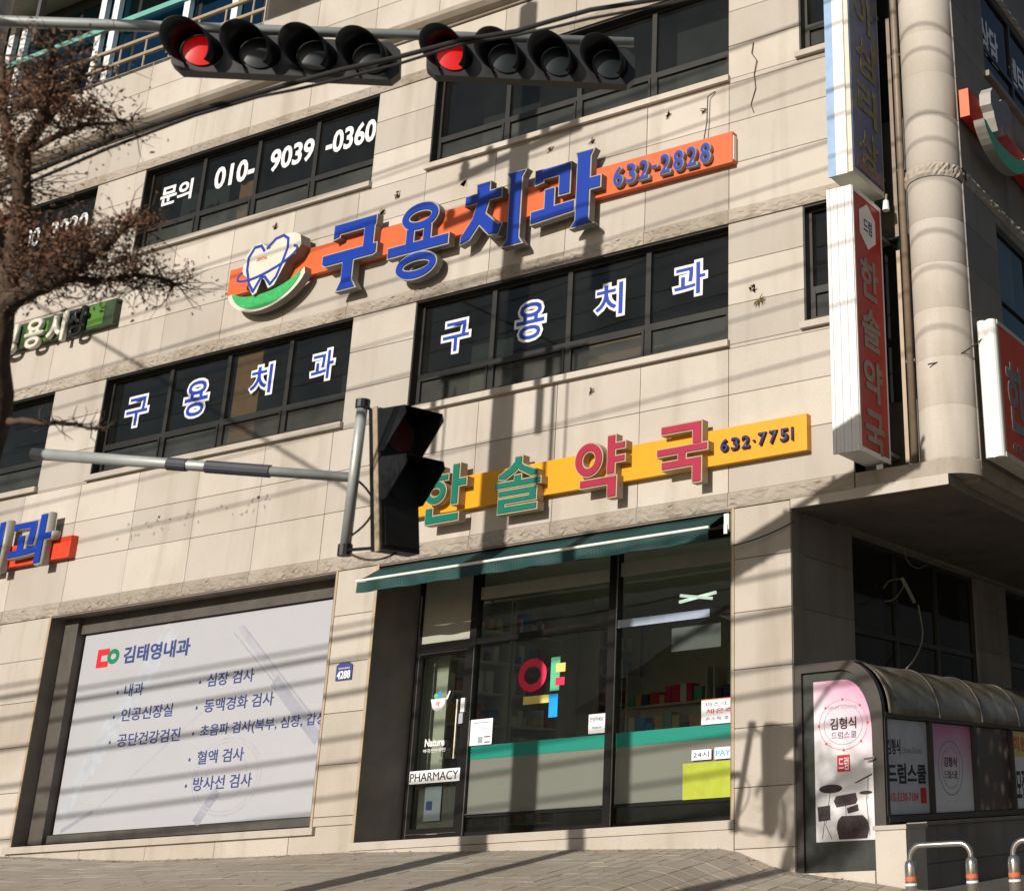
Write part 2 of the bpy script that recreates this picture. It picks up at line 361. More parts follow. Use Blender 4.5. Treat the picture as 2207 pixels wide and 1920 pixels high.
# ------------------------------------------------------------------ ground
PROF = [(-60, 1.2), (-24, .5), (-18.3, .17), (-16, .03), (-14, 0), (-12.5, -.01), (-11, -.06), (-9.4, -.11), (-7.5, -.175), (-6.9, -.40), (-6.0, -.53), (-5.6, -.60), (-4, -.74), (0, -1.0), (12, -1.6), (60, -3)]
def gh(x, y):
    for (a, za), (b, zb) in zip(PROF, PROF[1:]):
        if a <= x <= b: z = za + (zb - za) * (x - a) / (b - a); break
    else: z = PROF[0][1] if x < 0 else PROF[-1][1]
    if y > 0: return z
    return z + .11 * max(y, -3.4)
gx = sorted(set([p[0] for p in PROF] + [x * .5 for x in range(-50, 10)]))
def sheet(name, ys, zf, m, label):
    b = MB(); n = len(gx)
    for y in ys:
        for x in gx: b.v.append((x, y, zf(x, y)))
    for j in range(len(ys) - 1):
        for i in range(n - 1): b.f.append((j * n + i, j * n + i + 1, (j + 1) * n + i + 1, (j + 1) * n + i)); b.mi.append(0)
    o = b.build(name, m, None, 'structure'); o['label'] = label
    return o
pave = sheet('pavement', [-3.4, -3, -2, -1, 0, 8, 40], lambda x, y: gh(x, y) - .045, M['ground'], 'sloping block paving in front of the shops')
road = sheet('road', [-60, -30, -12, -3.56], lambda x, y: gh(x, -3.4) - .15 + (.012 * (y + 3.56) if y > -30 else -.3), M['asphalt'], 'asphalt road below the pavement')
kerb = sheet('kerb', [-3.56, -3.4], lambda x, y: gh(x, -3.4) - .005, mat('kerb_stone', (.33, .31, .28), .85), 'kerb stones along the pavement edge')
# front of the kerb
for ob, y in ((kerb, -3.56),):
    b = MB(); n = len(gx)
    for k in (0, -.18):
        for x in gx: b.v.append((x, y, gh(x, -3.4) - .005 + k))
    for i in range(n - 1): b.f.append((n + i, n + i + 1, i + 1, i)); b.mi.append(0)
    o = b.build('kerb_face', kerb.data.materials[0], kerb)
# paving blocks: running bond rows parallel to the front
stuff = MB()
def paver_mesh(b, x0, x1, y0, y1, dz):
    t = [(x0, y0), (x1, y0), (x1, y1), (x0, y1)]; e = .004
    vs = [(x, y, gh(x, y) - .06) for x, y in t] + [(x + (e if x == x0 else -e), y + (e if y == y0 else -e), gh(x, y) + dz) for x, y in t]
    b.add(vs, [(0, 1, 5, 4), (1, 2, 6, 5), (2, 3, 7, 6), (3, 0, 4, 7), (4, 5, 6, 7)])
npv = 0
for r in range(18):
    y1 = -.012 - r * .2; y0 = y1 - .194; x = -26 + (r % 2) * .3
    while x < 3:
        w = .6 if x < -8.9 else (-8.6 - x if x < -8.6 - 1e-4 else .2)
        near = (-18.6 < x < -4.2) and r < 6 and npv < 298
        b = MB() if near else stuff
        paver_mesh(b, x, x + w - .004, y0 - .003, y1, random.uniform(-.0015, .0015))
        if near:
            npv += 1; me = bpy.data.meshes.new('paver'); me.from_pydata(b.v, [], b.f); me.materials.append(M['tile']); link('paver', me, pave)
        x += w
sv = stuff.build('paver_field', M['tile'], pave, 'stuff')

# ------------------------------------------------------------------ the corner building
bld = thing('commercial_building', 'cream stone-clad corner commercial building with dark windows, rounded corner column and pharmacy below', 'building', (-12, 0, 0))
XJ = [-7.53 - 1.185 * k for k in range(0, 17)]
ZL = [-.9, -.19, .38, .95, 1.53, 2.11, 2.67, 3.22]
ZU = [[3.40, 3.98, 4.51, 5.055, 5.58, 6.10, 6.60], [6.78, 7.38, 7.93, 8.47, 9.0, 9.5, 9.97], [10.13, 10.68]]
OPEN = [(-12.47, -7.48, -.02, 3.22), (-18.35, -13.13, .28, 3.22), 
        (-12.24, -7.54, 5.08, 6.60), (-18.06, -13.32, 5.08, 6.60), (-23.9, -19.16, 5.08, 6.60), (-6.55, -6.02, 5.10, 6.60),
        (-12.24, -7.54, 8.50, 9.97), (-17.98, -13.27, 8.50, 9.97), (-23.8, -19.06, 8.50, 9.97), (-6.55, -6.02, 8.54, 9.97)]
XEND_L, XEND_U = -6.77, -6.0
def courses(zs, xend, m):
    for z0, z1 in zip(zs, zs[1:]):
        act = [o for o in OPEN if o[2] < z1 - .03 and o[3] > z0 + .03]
        js = []
        for x in [xend] + XJ:
            for o in act:
                for e in (o[0], o[1]):
                    if abs(x - e) < .2: x = e
            js.append(x)
        js = sorted(set(js))
        for x0, x1 in zip(js, js[1:]):
            cells = [(x0, x1, z0, z1)]
            for o in act: cells = rsub(cells, o)
            for (a, b, c, d) in cells:
                if b - a < .03 or d - c < .02: continue
                p = random.uniform(0, .003)
                slab('stone_panel', a + .003, b - .003, -p, .03, c + .003, d - .003, m, bld)
courses(ZL, XEND_L, M['stone_low'])
courses(ZU[0], XEND_U, M['stone']); courses(ZU[1], XEND_U, M['stone']); courses(ZU[2], XEND_U, M['stone'])
for z0, z1 in ((10.90, 11.42), (11.42, 11.93)):
    for a, b in zip(XJ[1:], XJ): slab('stone_panel', b + .003 - 1.185, b - .003, -.04, .0, z0 + .003, z1 - .003, M['stone'], bld)
for z0, z1 in ((11.93, 12.5), (12.5, 13.1), (13.1, 13.7)):
    for a in [x for x in XJ if x > -15.9]: slab('stone_panel', a + .003 - 1.185 * (a > -15.8) * 1.0, a - .003, -.04, .0, z0 + .003, z1 - .003, M['stone'], bld) if a > -14.9 else None
    slab('stone_panel', -15.75, -14.64 - .006, -.04, .0, z0 + .003, z1 - .003, M['stone'], bld)
# core wall behind the slabs
rects = [(-30, -6.0, 3.22, 14.5), (-30, -6.77, -1.2, 3.22)]
for o in OPEN + [(-30, -15.75, 11.93, 14.5)]: rects = rsub(rects, o)
b = MB()
for (x0, x1, z0, z1) in rects: b.box(x0, x1, .03, .26, z0, z1)
b.build('wall', M['mortar'], bld)
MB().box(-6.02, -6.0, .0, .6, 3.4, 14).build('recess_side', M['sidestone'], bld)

# rock-faced trim bands
def rough_mesh(L, H, D=.045, seed=0, nx=26, nz=6):
    rnd = random.Random(seed); b = MB(); h = [[0] * (nz + 1) for _ in range(nx + 1)]
    for i in range(nx + 1):
        for j in range(nz + 1):
            edge = (i in (0, nx)) or (j in (0, nz))
            h[i][j] = -.012 if edge else -D * (.35 + .75 * rnd.random())
    for i in range(nx + 1):
        for j in range(nz + 1):
            b.v.append((i / nx * L - L / 2 + (0 if i in (0, nx) else rnd.uniform(-.3, .3) * L / nx), h[i][j], (j / nz - .5) * H + (0 if j in (0, nz) else rnd.uniform(-.3, .3) * H / nz)))
    for i in range(nx):
        for j in range(nz):
            a = i * (nz + 1) + j; q = (a, a + nz + 1, a + nz + 2, a + 1)
            if rnd.random() < .5: b.f += [(q[0], q[1], q[2]), (q[0], q[2], q[3])]
            else: b.f += [(q[0], q[1], q[3]), (q[1], q[2], q[3])]
            b.mi += [0, 0]
    k = len(b.v); b.v += [(-L / 2, .03, -H / 2), (L / 2, .03, -H / 2), (L / 2, .03, H / 2), (-L / 2, .03, H / 2)]
    b.f += [(k, k + 1, nx * (nz + 1), 0), (k + 3, nz, nx * (nz + 1) + nz, k + 2), (k, 0, nz, k + 3), (k + 1, k + 2, nx * (nz + 1) + nz, nx * (nz + 1))]; b.mi += [0] * 4
    me = bpy.data.meshes.new('trim_stone'); me.from_pydata(b.v, [], b.f); me.materials.append(M['rough']); me.update()
    return me
for bi, (z0, z1, xe) in enumerate(((3.225, 3.397, XEND_U), (6.605, 6.777, XEND_U), (9.975, 10.127, XEND_U))):
    ms = [rough_mesh(1.18, z1 - z0, .03 if bi < 2 else .02, s + 10 * bi) for s in range(3)]
    for k, x in enumerate(XJ): link('trim_stone', ms[k % 3], bld, None, (x - .5925, -.004, (z0 + z1) / 2))
    link('trim_stone', rough_mesh(xe - XJ[0] - .005, z1 - z0, .03, 55 + bi), bld, None, ((xe + XJ[0]) / 2, -.004, (z0 + z1) / 2))
# smooth cornice under the top floor: shadow strip and rounded nosing
prof = [(0.03, 10.69), (-.03, 10.69), (-.05, 10.72), (-.13, 10.74), (-.19, 10.79), (-.20, 10.84), (-.17, 10.885), (0.03, 10.895)]
b = MB(); n = len(prof)
for x in (-30, -6.0):
    for y, z in prof: b.v.append((x, y, z))
for i in range(n): b.f.append((i, (i + 1) % n, n + (i + 1) % n, n + i)); b.mi.append(0)
b.f += [tuple(range(n)), tuple(range(n, 2 * n))[::-1]]; b.mi += [0, 0]
b.build('cornice', M['rough'], bld)

b = MB(); rs_ = random.Random(12)
for k in range(46):
    x = -17.3 + rs_.random() * 2.9; z = 4.13 + (x + 17.3) * .02 + rs_.choice((0, .05, .12, .16, .2)) + rs_.uniform(-.03, .03); a, c = rs_.uniform(.01, .035), rs_.uniform(.006, .03)
    b.prism([(x + a * math.cos(t) * rs_.uniform(.6, 1.2), z + c * math.sin(t) * rs_.uniform(.6, 1.2)) for t in [math.pi / 3 * q for q in range(6)]], front(0, 0, -.0035), 0, .0008)
b.build('glue_stains', mat('old_glue_stain', (.36, .29, .22), .9, noise=.3), bld, 'stuff')
b = MB()
for (x, z) in ((-15.0, 8.32), (-12.75, 8.26), (-11.6, 8.15), (-10.2, 8.28), (-9.55, 8.22), (-8.4, 8.30), (-13.0, 8.05), (-7.9, 8.2), (-7.2, 5.72), (-9.4, 4.9)):
    for q in range(4): b.prism([(x + rs_.uniform(-.05, .05) + a * .02 * rs_.uniform(.5, 1.6), z + rs_.uniform(-.06, .06) + c * .02 * rs_.uniform(.5, 1.6)) for a, c in ((0, 1), (-1, .2), (-.5, -1), (.6, -.8), (1, .3))], front(0, 0, -.0045), 0, .0012)
b.build('rust_stains', mat('rusty_bolt_stain', (.34, .27, .20), .9, noise=.4), bld, 'stuff')
# windows -------------------------------------------------------------
def window(x0, x1, z0, z1, mull, zt, extra=None, fr=None, glz='glass', y=.14, sill=True, lower=True):
    mull = [q * 1.0045 for q in mull]
    b = MB(); t = .055
    def bar(a, c, d, e, yy=0, dep=.06): b.box(a, c, y - .03 + yy, y - .03 + dep + yy, d, e)
    bar(x0, x0 + t, z0, z1); bar(x1 - t, x1, z0, z1); bar(x0 + t, x1 - t, z1 - t, z1); bar(x0 + t, x1 - t, z0, z0 + t)
    xs = [x0 + t] + [c for mm in mull for c in (mm - .035, mm + .035)] + [x1 - t]
    for mm in mull: bar(mm - .035, mm + .035, z0 + t, z1 - t)
    for i in range(0, len(xs), 2): bar(xs[i], xs[i + 1], zt - .03, zt + .03)
    # jamb extension towards the wall face
    b.box(x0 - .0, x0 + .02, .004, y - .03, z0, z1); b.box(x0 + .02, x1, .012, y - .03, z1 - .02, z1)
    w = b.build('window', M['frame'], bld)
    for i in range(0, len(xs), 2):
        a, c = xs[i], xs[i + 1]
        MB().box(a, c, y, y + .006, zt + .03, z1 - t).build('pane', M[glz], w)
        if lower:
            d = MB(); zz0, zz1 = z0 + t, zt - .03; s = .035
            for (p, q, r_, s_) in ((a, a + s, zz0, zz1), (c - s, c, zz0, zz1), (a + s, c - s, zz1 - s, zz1), (a + s, c - s, zz0, zz0 + s)): d.box(p + .002, q - .002, y - .045, y + .01, r_ + .002, s_ - .002)
            d.build('casement', M['frame'], w)
            MB().box(a + s, c - s, y - .012, y - .006, zz0 + s, zz1 - s).build('pane', M['glass_low'], w)
        else: MB().box(a, c, y, y + .006, z0 + t, zt - .03).build('pane', M[glz], w)
    if sill:
        s = MB().box(x0 - .04, x1 + .03, -.06, .05, z0 - .075, z0); o = s.build('sill', M['stone'], w)
    # dim room behind
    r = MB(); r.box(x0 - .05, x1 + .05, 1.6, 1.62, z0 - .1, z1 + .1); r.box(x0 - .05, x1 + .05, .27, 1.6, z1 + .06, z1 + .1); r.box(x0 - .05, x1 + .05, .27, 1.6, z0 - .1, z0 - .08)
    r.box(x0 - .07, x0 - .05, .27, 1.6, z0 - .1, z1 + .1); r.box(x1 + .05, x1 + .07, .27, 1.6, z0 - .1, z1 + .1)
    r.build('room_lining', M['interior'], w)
    return w
w2b = window(-12.24, -7.54, 5.155, 6.60, [-11.0, -9.83, -8.68], 5.59)
w2a = window(-18.06, -13.32, 5.155, 6.60, [-16.75, -15.62, -14.46], 5.59)
w2z = window(-23.9, -19.16, 5.155, 6.60, [-22.6, -21.5, -20.35], 5.59)
w3b = window(-12.24, -7.54, 8.575, 9.97, [-11.0, -9.83, -8.68], 9.0)
w3a = window(-17.98, -13.27, 8.575, 9.97, [-16.75, -15.62, -14.46], 9.0)
w3z = window(-23.8, -19.06, 8.575, 9.97, [-22.6, -21.5, -20.3], 9.0)
w2r = window(-6.55, -6.02, 5.175, 6.60, [], 5.60)
w3r = window(-6.55, -6.02, 8.615, 9.97, [], 9.02)
MB().box(-15.60, -15.12, .17, .18, 5.2, 6.56).build('blind', M['blind_brown'], w2a)
MB().box(-16.10, -15.72, .20, .21, 8.6, 9.35).build('blind', M['blind_brown'], w3a)
MB().box(-9.7, -8.9, .30, .31, 5.2, 5.62).build('blind', M['blind_brown'], w2b)

for w_, a, c, y_, z0, z1, m_ in ((w2b, -9.72, -8.75, .5, 5.2, 5.50, 'blind_cream'), (w2a, -14.40, -13.9, .9, 5.6, 6.5, 'interior2'), (w3b, -12.1, -11.1, .8, 8.7, 9.9, 'interior2'), (w3b, -8.6, -7.6, .45, 8.6, 9.9, 'interior2'), (w2b, -12.1, -11.4, .9, 5.3, 6.5, 'interior2'), (w2b, -8.2, -7.6, 1.1, 5.2, 6.5, 'interior2'), (w3a, -17.9, -16.8, .6, 8.6, 9.9, 'interior2')):
    MB().box(a, c, y_, y_ + .01, z0, z1).build('blind', M[m_], w_)
def vinyl(parent, body, x0, x1, z0, z1, y=.13, white=True, name='lettering'):
    x0, x1, z0, z1 = x0 * 1.0042, x1 * 1.0042, z0 * 1.0042, z1 * 1.0042
    if white:
        e = .028
        text(name, body, front(0, 0, y), x0, x1, z0, z1, 0, .004, M['white'], parent, bold=.02, bev=.085)
        i = .036
        text(name, body, front(0, 0, y), x0 + i, x1 - i, z0 + i, z1 - i, .0045, .007, M['winblue'], parent, bold=.014)
    else:
        text(name, body, front(0, 0, y), x0, x1, z0, z1, 0, .004, M['white'], parent, bold=.03)
for ch, a, c, z0, z1 in (('구', -11.85, -11.36, 5.79, 6.26), ('용', -10.68, -10.18, 5.72, 6.28), ('치', -9.49, -9.02, 5.79, 6.27), ('과', -8.36, -7.86, 5.82, 6.29)): vinyl(w2b, ch, a, c, z0, z1)
for ch, a, c, z0, z1 in (('구', -17.65, -17.15, 5.77, 6.26), ('용', -16.47, -15.95, 5.71, 6.30), ('치', -15.22, -14.75, 5.81, 6.29), ('과', -14.10, -13.64, 5.82, 6.29)): vinyl(w2a, ch, a, c, z0, z1)
for s, a, c, z0, z1 in (('문의', -17.66, -16.98, 9.28, 9.62), ('010-', -16.52, -15.70, 9.29, 9.66), ('9039', -15.39, -14.53, 9.29, 9.66), ('-0360', -14.30, -13.36, 9.29, 9.66)): vinyl(w3a, s, a, c, z0, z1, white=False)
for s, a, c in (('3020', -20.15, -19.28), ('530', -20.95, -20.40)): vinyl(w3z, s, a, c, 9.28, 9.62, white=False)

# poster bay on the left ---------------------------------------------
def bay(x0, x1, z0, z1, dep, name, frame_y):
    b = MB()
    b.box(x0, x0 + .02, .0, dep, z0, z1); b.box(x1 - .02, x1, .0, dep, z0, z1); b.box(x0 + .02, x1 - .02, .0, dep, z1 - .02, z1)
    b.box(x0 - .012, x0 + .03, -.012, -.002, z0, z1 + .025, 1); b.box(x1 - .0, x1 + .03, -.012, -.002, z0, z1 + .025, 1); b.box(x0 + .03, x1, -.012, -.002, z1, z1 + .025, 1)
    return b.build(name, [M['revealstone'], M['tanside']], bld)
bay(-18.35, -13.13, .28, 3.22, .36, 'window_reveal', .3)
MB().box(-18.33, -13.15, .345, .36, .28, 3.2).build('back_board', M['bronze'], bld)
b = MB(); b.box(-18.33, -18.05, .20, .345, .30, 3.2); b.box(-18.05, -13.15, .26, .345, 2.98, 3.2); b.box(-18.05, -13.15, .26, .345, .30, .40)
b.build('window_frame', M['bronze'], bld)
MB().box(-18.42, -13.05, -.05, .34, .20, .28).build('ledge', M['stone_low'], bld)

# pharmacy bay ---------------------------------------------------------
bay(-12.47, -7.48, -.02, 3.22, .70, 'shop_reveal', .7)
MB().box(-12.5, -7.45, -.035, .72, .0, .085).box(-12.5, -7.45, -.02, .72, -.5, -.006).build('doorstep', M['stone_low'], bld)
b = MB(); Y = .70
b.box(-12.45, -12.38, Y, Y + .07, .085, 3.2); b.box(-11.60, -11.50, Y - .02, Y + .07, .085, 3.2); b.box(-9.56, -9.44, Y - .03, Y + .07, .085, 3.2); b.box(-7.56, -7.50, Y, Y + .07, .085, 3.2)
for a, c in ((-12.38, -11.60), (-11.50, -9.56), (-9.44, -7.56)):
    b.box(a, c, Y, Y + .07, .085, .13); b.box(a, c, Y, Y + .07, 3.10, 3.2)
    if a > -12: b.box(a, c, Y, Y + .07, .285, .325); b.box(a, c, Y - .01, Y + .07, 2.245, 2.32)
    else: b.box(a, c, Y, Y + .07, 2.215, 2.33)
M['sframe'] = mat('dark_shop_frame', (.014, .013, .012), .35, .3, .2, 3)
shop = b.build('shop_window', M['sframe'], bld)
e = MB(); e.box(-11.515, -11.505, Y - .03, Y - .021, .1, 2.2); e.box(-12.385, -12.375, Y - .01, Y - .001, .1, 2.2); e.box(-9.45, -9.438, Y - .04, Y - .031, .1, 3.1); e.box(-11.5, -9.56, Y - .02, Y - .011, .318, .326)
e.build('metal_edge', M['steel'], shop)
for a, c in ((-11.50, -9.56), (-9.44, -7.56)):
    MB().box(a, c, Y + .03, Y + .036, .325, 2.245).build('pane', M['glass_shop'], shop)
    MB().box(a, c, Y + .03, Y + .036, 2.32, 3.10).build('pane', M['glass_shop'], shop)
    MB().box(a, c, Y + .03, Y + .036, .13, .285).build('pane', M['glass'], shop)
    MB().box(a, c, Y + .022, Y + .026, .325, .93).build('frosted_film', M['frost'], shop)
    MB().box(a, c, Y + .016, Y + .020, .925, 1.073).build('teal_band', M['teal'], shop)
MB().box(-12.38, -11.60, Y + .03, Y + .036, 2.33, 3.10).build('pane', M['glass_shop'], shop)
for (a, c, z0, z1) in ((-12.38, -11.60, 2.33, 3.10), (-11.5, -9.56, 2.78, 2.93), (-9.44, -7.56, 2.82, 2.98)): MB().box(a, c, Y + .018, Y + .024, z0, z1).build('roller_blind', M['blind_grey'], shop)
MB().box(-9.44, -8.20, Y - .016, Y - .011, 2.225, 2.315).build('transom_reflection', mat('pale_blue_reflection', (.30, .36, .46), .4), shop)  # pale blue bar painted as the reflection on the metal transom
MB().box(-8.75, -8.10, Y + .06, Y + .065, 1.90, 2.16).build('hanging_sheet', mat('translucent_grey_sheet', (.20, .20, .20), .5), shop)
d = MB(); d.box(-12.37, -12.32, Y - .012, Y + .04, .135, 2.21); d.box(-11.66, -11.605, Y - .012, Y + .04, .135, 2.21); d.box(-12.32, -11.66, Y - .012, Y + .04, 2.16, 2.21); d.box(-12.32, -11.66, Y - .012, Y + .04, .135, .20)
door = d.build('door', M['sframe'], bld)
MB().box(-12.32, -11.66, Y + .012, Y + .018, .20, 2.16).build('glass_pane', M['glass_shop'], door)
MB().box(-12.32, -11.66, Y + .10, Y + .11, .20, .72).build('lower_panel', M['bronze'], door)
MB().tube([(-11.69, Y - .05, .95), (-11.69, Y - .05, 1.62)], .014, 8).box(-11.70, -11.68, Y - .05, Y - .012, 1.0, 1.02).box(-11.70, -11.68, Y - .05, Y - .012, 1.55, 1.57).build('handle', M['steel'], door)
e = MB(); e.box(-12.372, -12.364, Y - .02, Y - .0125, .14, 2.2); e.box(-12.364, -11.61, Y - .02, Y - .0125, 2.2, 2.207); e.box(-12.364, -11.61, Y - .02, Y - .0125, .135, .142)
e.build('metal_edge', M['steel'], door)
# shop room
b = MB()
b.box(-12.6, -12.5, .78, 5, 0, 3.25); b.box(-7.4, -7.3, .78, 5, 0, 3.25); b.box(-12.6, -7.3, 5, 5.1, 0, 3.25); b.box(-12.6, -7.3, .72, 5.1, 3.2, 3.26); b.box(-12.6, -7.3, .72, 5.1, -.04, .084)
b.box(-12.5, -7.4, .26, .72, 3.222, 3.3)
b.build('shop_room', M['shopwall'], bld)

# corner: slab over the side passage, recessed strip, column, side walls ----
plan = [(-7.25, .3), (-6.76, .3), (-6.76, .02), (-4.96, .02), (-4.96, 16), (-7.25, 16)]
b = MB(); b.prism(plan, lambda u, v, w: (u, v, w), 3.13, 3.238); b.build('floor_slab', [mat('shade_dark_soffit', (.14, .12, .10), .8, noise=.3, scale=2)], bld)  # soffit colour darkened to carry the shade under the overhang
MB().box(-4.958, -4.945, .0, 16, 3.125, 3.235).build('side_fascia', M['sidestone'], bld)
MB().box(-6.76, -4.945, -.012, .018, 3.125, 3.235).build('fascia', M['stone'], bld)
arc_ = [(-5.05 + .345 * math.sin(a), .35 - .345 * math.cos(a)) for a in [math.radians(6 * k) for k in range(16)]]
plan = [(-5.995, .005)] + arc_ + [(-4.705, 16), (-5.995, 16)]
b = MB(); b.prism(plan, lambda u, v, w: (u, v, w), 3.24, 3.395); b.build('edge_band', M['rough'], bld)
MB().box(-6.765, -6.70, 1.0, 9.5, 3.085, 3.128).build('lintel', M['sidestone'], bld)
def rmesh_poly(path, z0, z1, seed, D=.03):
    rnd = random.Random(seed); b = MB(); nz = 5; n = len(path)
    for i, (x, y, nx_, ny) in enumerate(path):
        for j in range(nz + 1):
            d = .005 if j in (0, nz) else D * rnd.uniform(.2, 1.1)
            b.v.append((x + nx_ * d, y + ny * d, z0 + (z1 - z0) * j / nz))
    for i in range(n - 1):
        for j in range(nz):
            a = i * (nz + 1) + j; q = (a, a + nz + 1, a + nz + 2, a + 1); b.f += [(q[0], q[1], q[2]), (q[0], q[2], q[3])]; b.mi += [0, 0]
    return b
CX, CY, CR = -5.05, .35, .315
zj = [3.395, 3.98, 4.51, 5.055, 5.58, 6.10, 6.60, None, 6.78, 7.38, 7.93, 8.47, 9.0, 9.5, 9.97, None, 10.13, 10.7, 11.3, 11.9, 12.5, 13.1, 13.7]
for z0, z1 in zip(zj, zj[1:]):
    if z0 is None or z1 is None: continue
    b = MB(); n = 40; r0, r1 = CR - .004, CR
    for (r, z) in ((r0, z0), (r1, z0 + .008), (r1, z1 - .008), (r0, z1)):
        for k in range(n): b.v.append((CX + r * math.cos(2 * math.pi * k / n), CY + r * math.sin(2 * math.pi * k / n), z))
    for i in range(3):
        for k in range(n): b.f.append((i * n + k, i * n + (k + 1) % n, (i + 1) * n + (k + 1) % n, (i + 1) * n + k)); b.mi.append(0)
    b.build('column_drum', M['stone'], bld, smooth=True)
for s, (z0, z1) in enumerate(((6.605, 6.775), (9.975, 10.125), (3.245, 3.42))):
    path = [(CX + (CR + .0) * math.cos(a), CY + CR * math.sin(a), math.cos(a), math.sin(a)) for a in [math.radians(-200 + k * 5) for k in range(60)]]
    rmesh_poly(path, z0, z1, s, .03).build('column_band', M['rough'], bld)
MB().tube([(CX, CY, 3.4), (CX, CY, 13.7)], CR - .03, 24).build('column_core', M['mortar'], bld)
# recessed dark strip between front and column
b = MB(); b.box(-6.0, -5.30, .52, .56, 3.4, 14); b.build('recess_wall', M['bronze'], bld)
for z0, z1 in ((4.25, 6.2), (7.7, 9.6)):
    MB().box(-5.95, -5.38, .49, .51, z0, z1).build('recess_pane', M['glass'], bld)
MB().tube([(-5.435, .30, 3.42), (-5.435, .30, 13.5)], .042, 12).build('drain_pipe', M['pipe'], bld, smooth=True)
b = MB(); b.box(-5.545, -5.50, .30, .34, 3.5, 5.93); b.build('conduit', M['tanside'], bld)  # pale colour stands for the sunlit length of the pipe
b = MB(); b.box(-5.545, -5.50, .30, .34, 6.1, 8.95); b.build('conduit', M['pipe'], bld)  # browner colour stands for the same pipe's shadowed length
for z in (4.6, 6.9, 8.4): MB().box(-5.49, -5.385, .30, .36, z, z + .03).build('pipe_bracket', M['pipe'], bld)
# side street wall, upper
SO = [(1.35, 6.0, 5.08, 6.5), (1.40, 6.0, 8.5, 9.95), (7.0, 12, 5.08, 6.5), (7.0, 12, 8.5, 9.95)]
SX = -4.72
def side_courses(zs, holes, X, m, ys, pj_=0):
    for z0, z1 in zip(zs, zs[1:]):
        for y0, y1 in zip(ys, ys[1:]):
            cells = [(y0, y1, z0, z1)]
            for o in holes: cells = rsub(cells, o)
            for (a, c, d, e) in cells:
                if c - a < .04 or e - d < .03: continue
                slab('side_panel', X - .03, X + random.uniform(0, .003), a + .003, c - .003, d + .003, e - .003, m, bld)
ysd = [.36, 1.35, 2.55, 3.75, 4.95, 6.15, 7.35, 8.5]
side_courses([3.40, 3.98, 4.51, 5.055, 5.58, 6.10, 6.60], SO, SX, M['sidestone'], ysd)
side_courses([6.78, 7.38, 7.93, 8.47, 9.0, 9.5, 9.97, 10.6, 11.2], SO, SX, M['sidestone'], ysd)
rects = [(.36, 16, 3.2, 14)]
for o in SO: rects = rsub(rects, o)
b = MB()
for (a, c, d, e) in rects: b.box(SX - .25, SX - .03, a, c, d, e)
b.build('side_wall', M['mortar'], bld)
for s, (z0, z1) in enumerate(((6.60, 6.78), (9.97, 10.13))):
    rmesh_poly([(SX, .4 + k * .06, 1, 0) for k in range(200)], z0, z1, 20 + s, .04).build('side_band', M['rough'], bld)
def side_window(X, y0, y1, z0, z1, mull, zt, sill=True, glz='glass', cream=None):
    b = MB(); t = .055
    b.box(X - .09, X - .03, y0, y0 + t, z0, z1); b.box(X - .09, X - .03, y1 - t, y1, z0, z1); b.box(X - .09, X - .03, y0 + t, y1 - t, z1 - t, z1); b.box(X - .09, X - .03, y0 + t, y1 - t, z0, z0 + t)
    ys = [y0 + t] + [c for mm in mull for c in (mm - .035, mm + .035)] + [y1 - t]
    for mm in mull: b.box(X - .09, X - .03, mm - .035, mm + .035, z0 + t, z1 - t)
    for i in range(0, len(ys), 2): b.box(X - .09, X - .03, ys[i], ys[i + 1], zt - .03, zt + .03)
    w = b.build('window', M['frame'], bld)
    for i in range(0, len(ys), 2):
        MB().box(X - .066, X - .06, ys[i], ys[i + 1], zt + .03, z1 - t).build('pane', M[glz], w)
        MB().box(X - .066, X - .06, ys[i], ys[i + 1], z0 + t, zt - .03).build('pane', M[glz], w)
    if sill: MB().box(X - .03, X + .06, y0 - .03, y1 + .03, z0 - .075, z0).build('sill', M['sidestone'], w)
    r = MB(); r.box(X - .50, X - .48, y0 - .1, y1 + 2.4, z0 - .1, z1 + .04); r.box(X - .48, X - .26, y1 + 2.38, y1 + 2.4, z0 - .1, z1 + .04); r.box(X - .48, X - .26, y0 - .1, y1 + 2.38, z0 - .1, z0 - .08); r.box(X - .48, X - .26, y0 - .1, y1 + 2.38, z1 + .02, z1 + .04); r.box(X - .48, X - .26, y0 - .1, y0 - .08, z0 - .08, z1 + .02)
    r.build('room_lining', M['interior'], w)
    return w
sw2 = side_window(SX, 1.35, 6.0, 5.155, 6.5, [2.5, 3.66, 4.82], 5.59)
MB().box(SX - .12, SX - .11, 1.42, 2.15, 5.65, 6.45).build('blind', M['blind_cream'], sw2)
sw3 = side_window(SX, 1.40, 6.0, 8.575, 9.95, [2.55, 3.7, 4.85], 9.0)
for s, a, c, z0, z1 in (('상담', 1.47, 2.1, 8.95, 9.5), ('센터', 2.5, 3.1, 9.05, 9.5)): text('lettering', s, side(0, 0, SX - .055), a, c, z0, z1, 0, .004, M['white'], sw3, bold=.03)
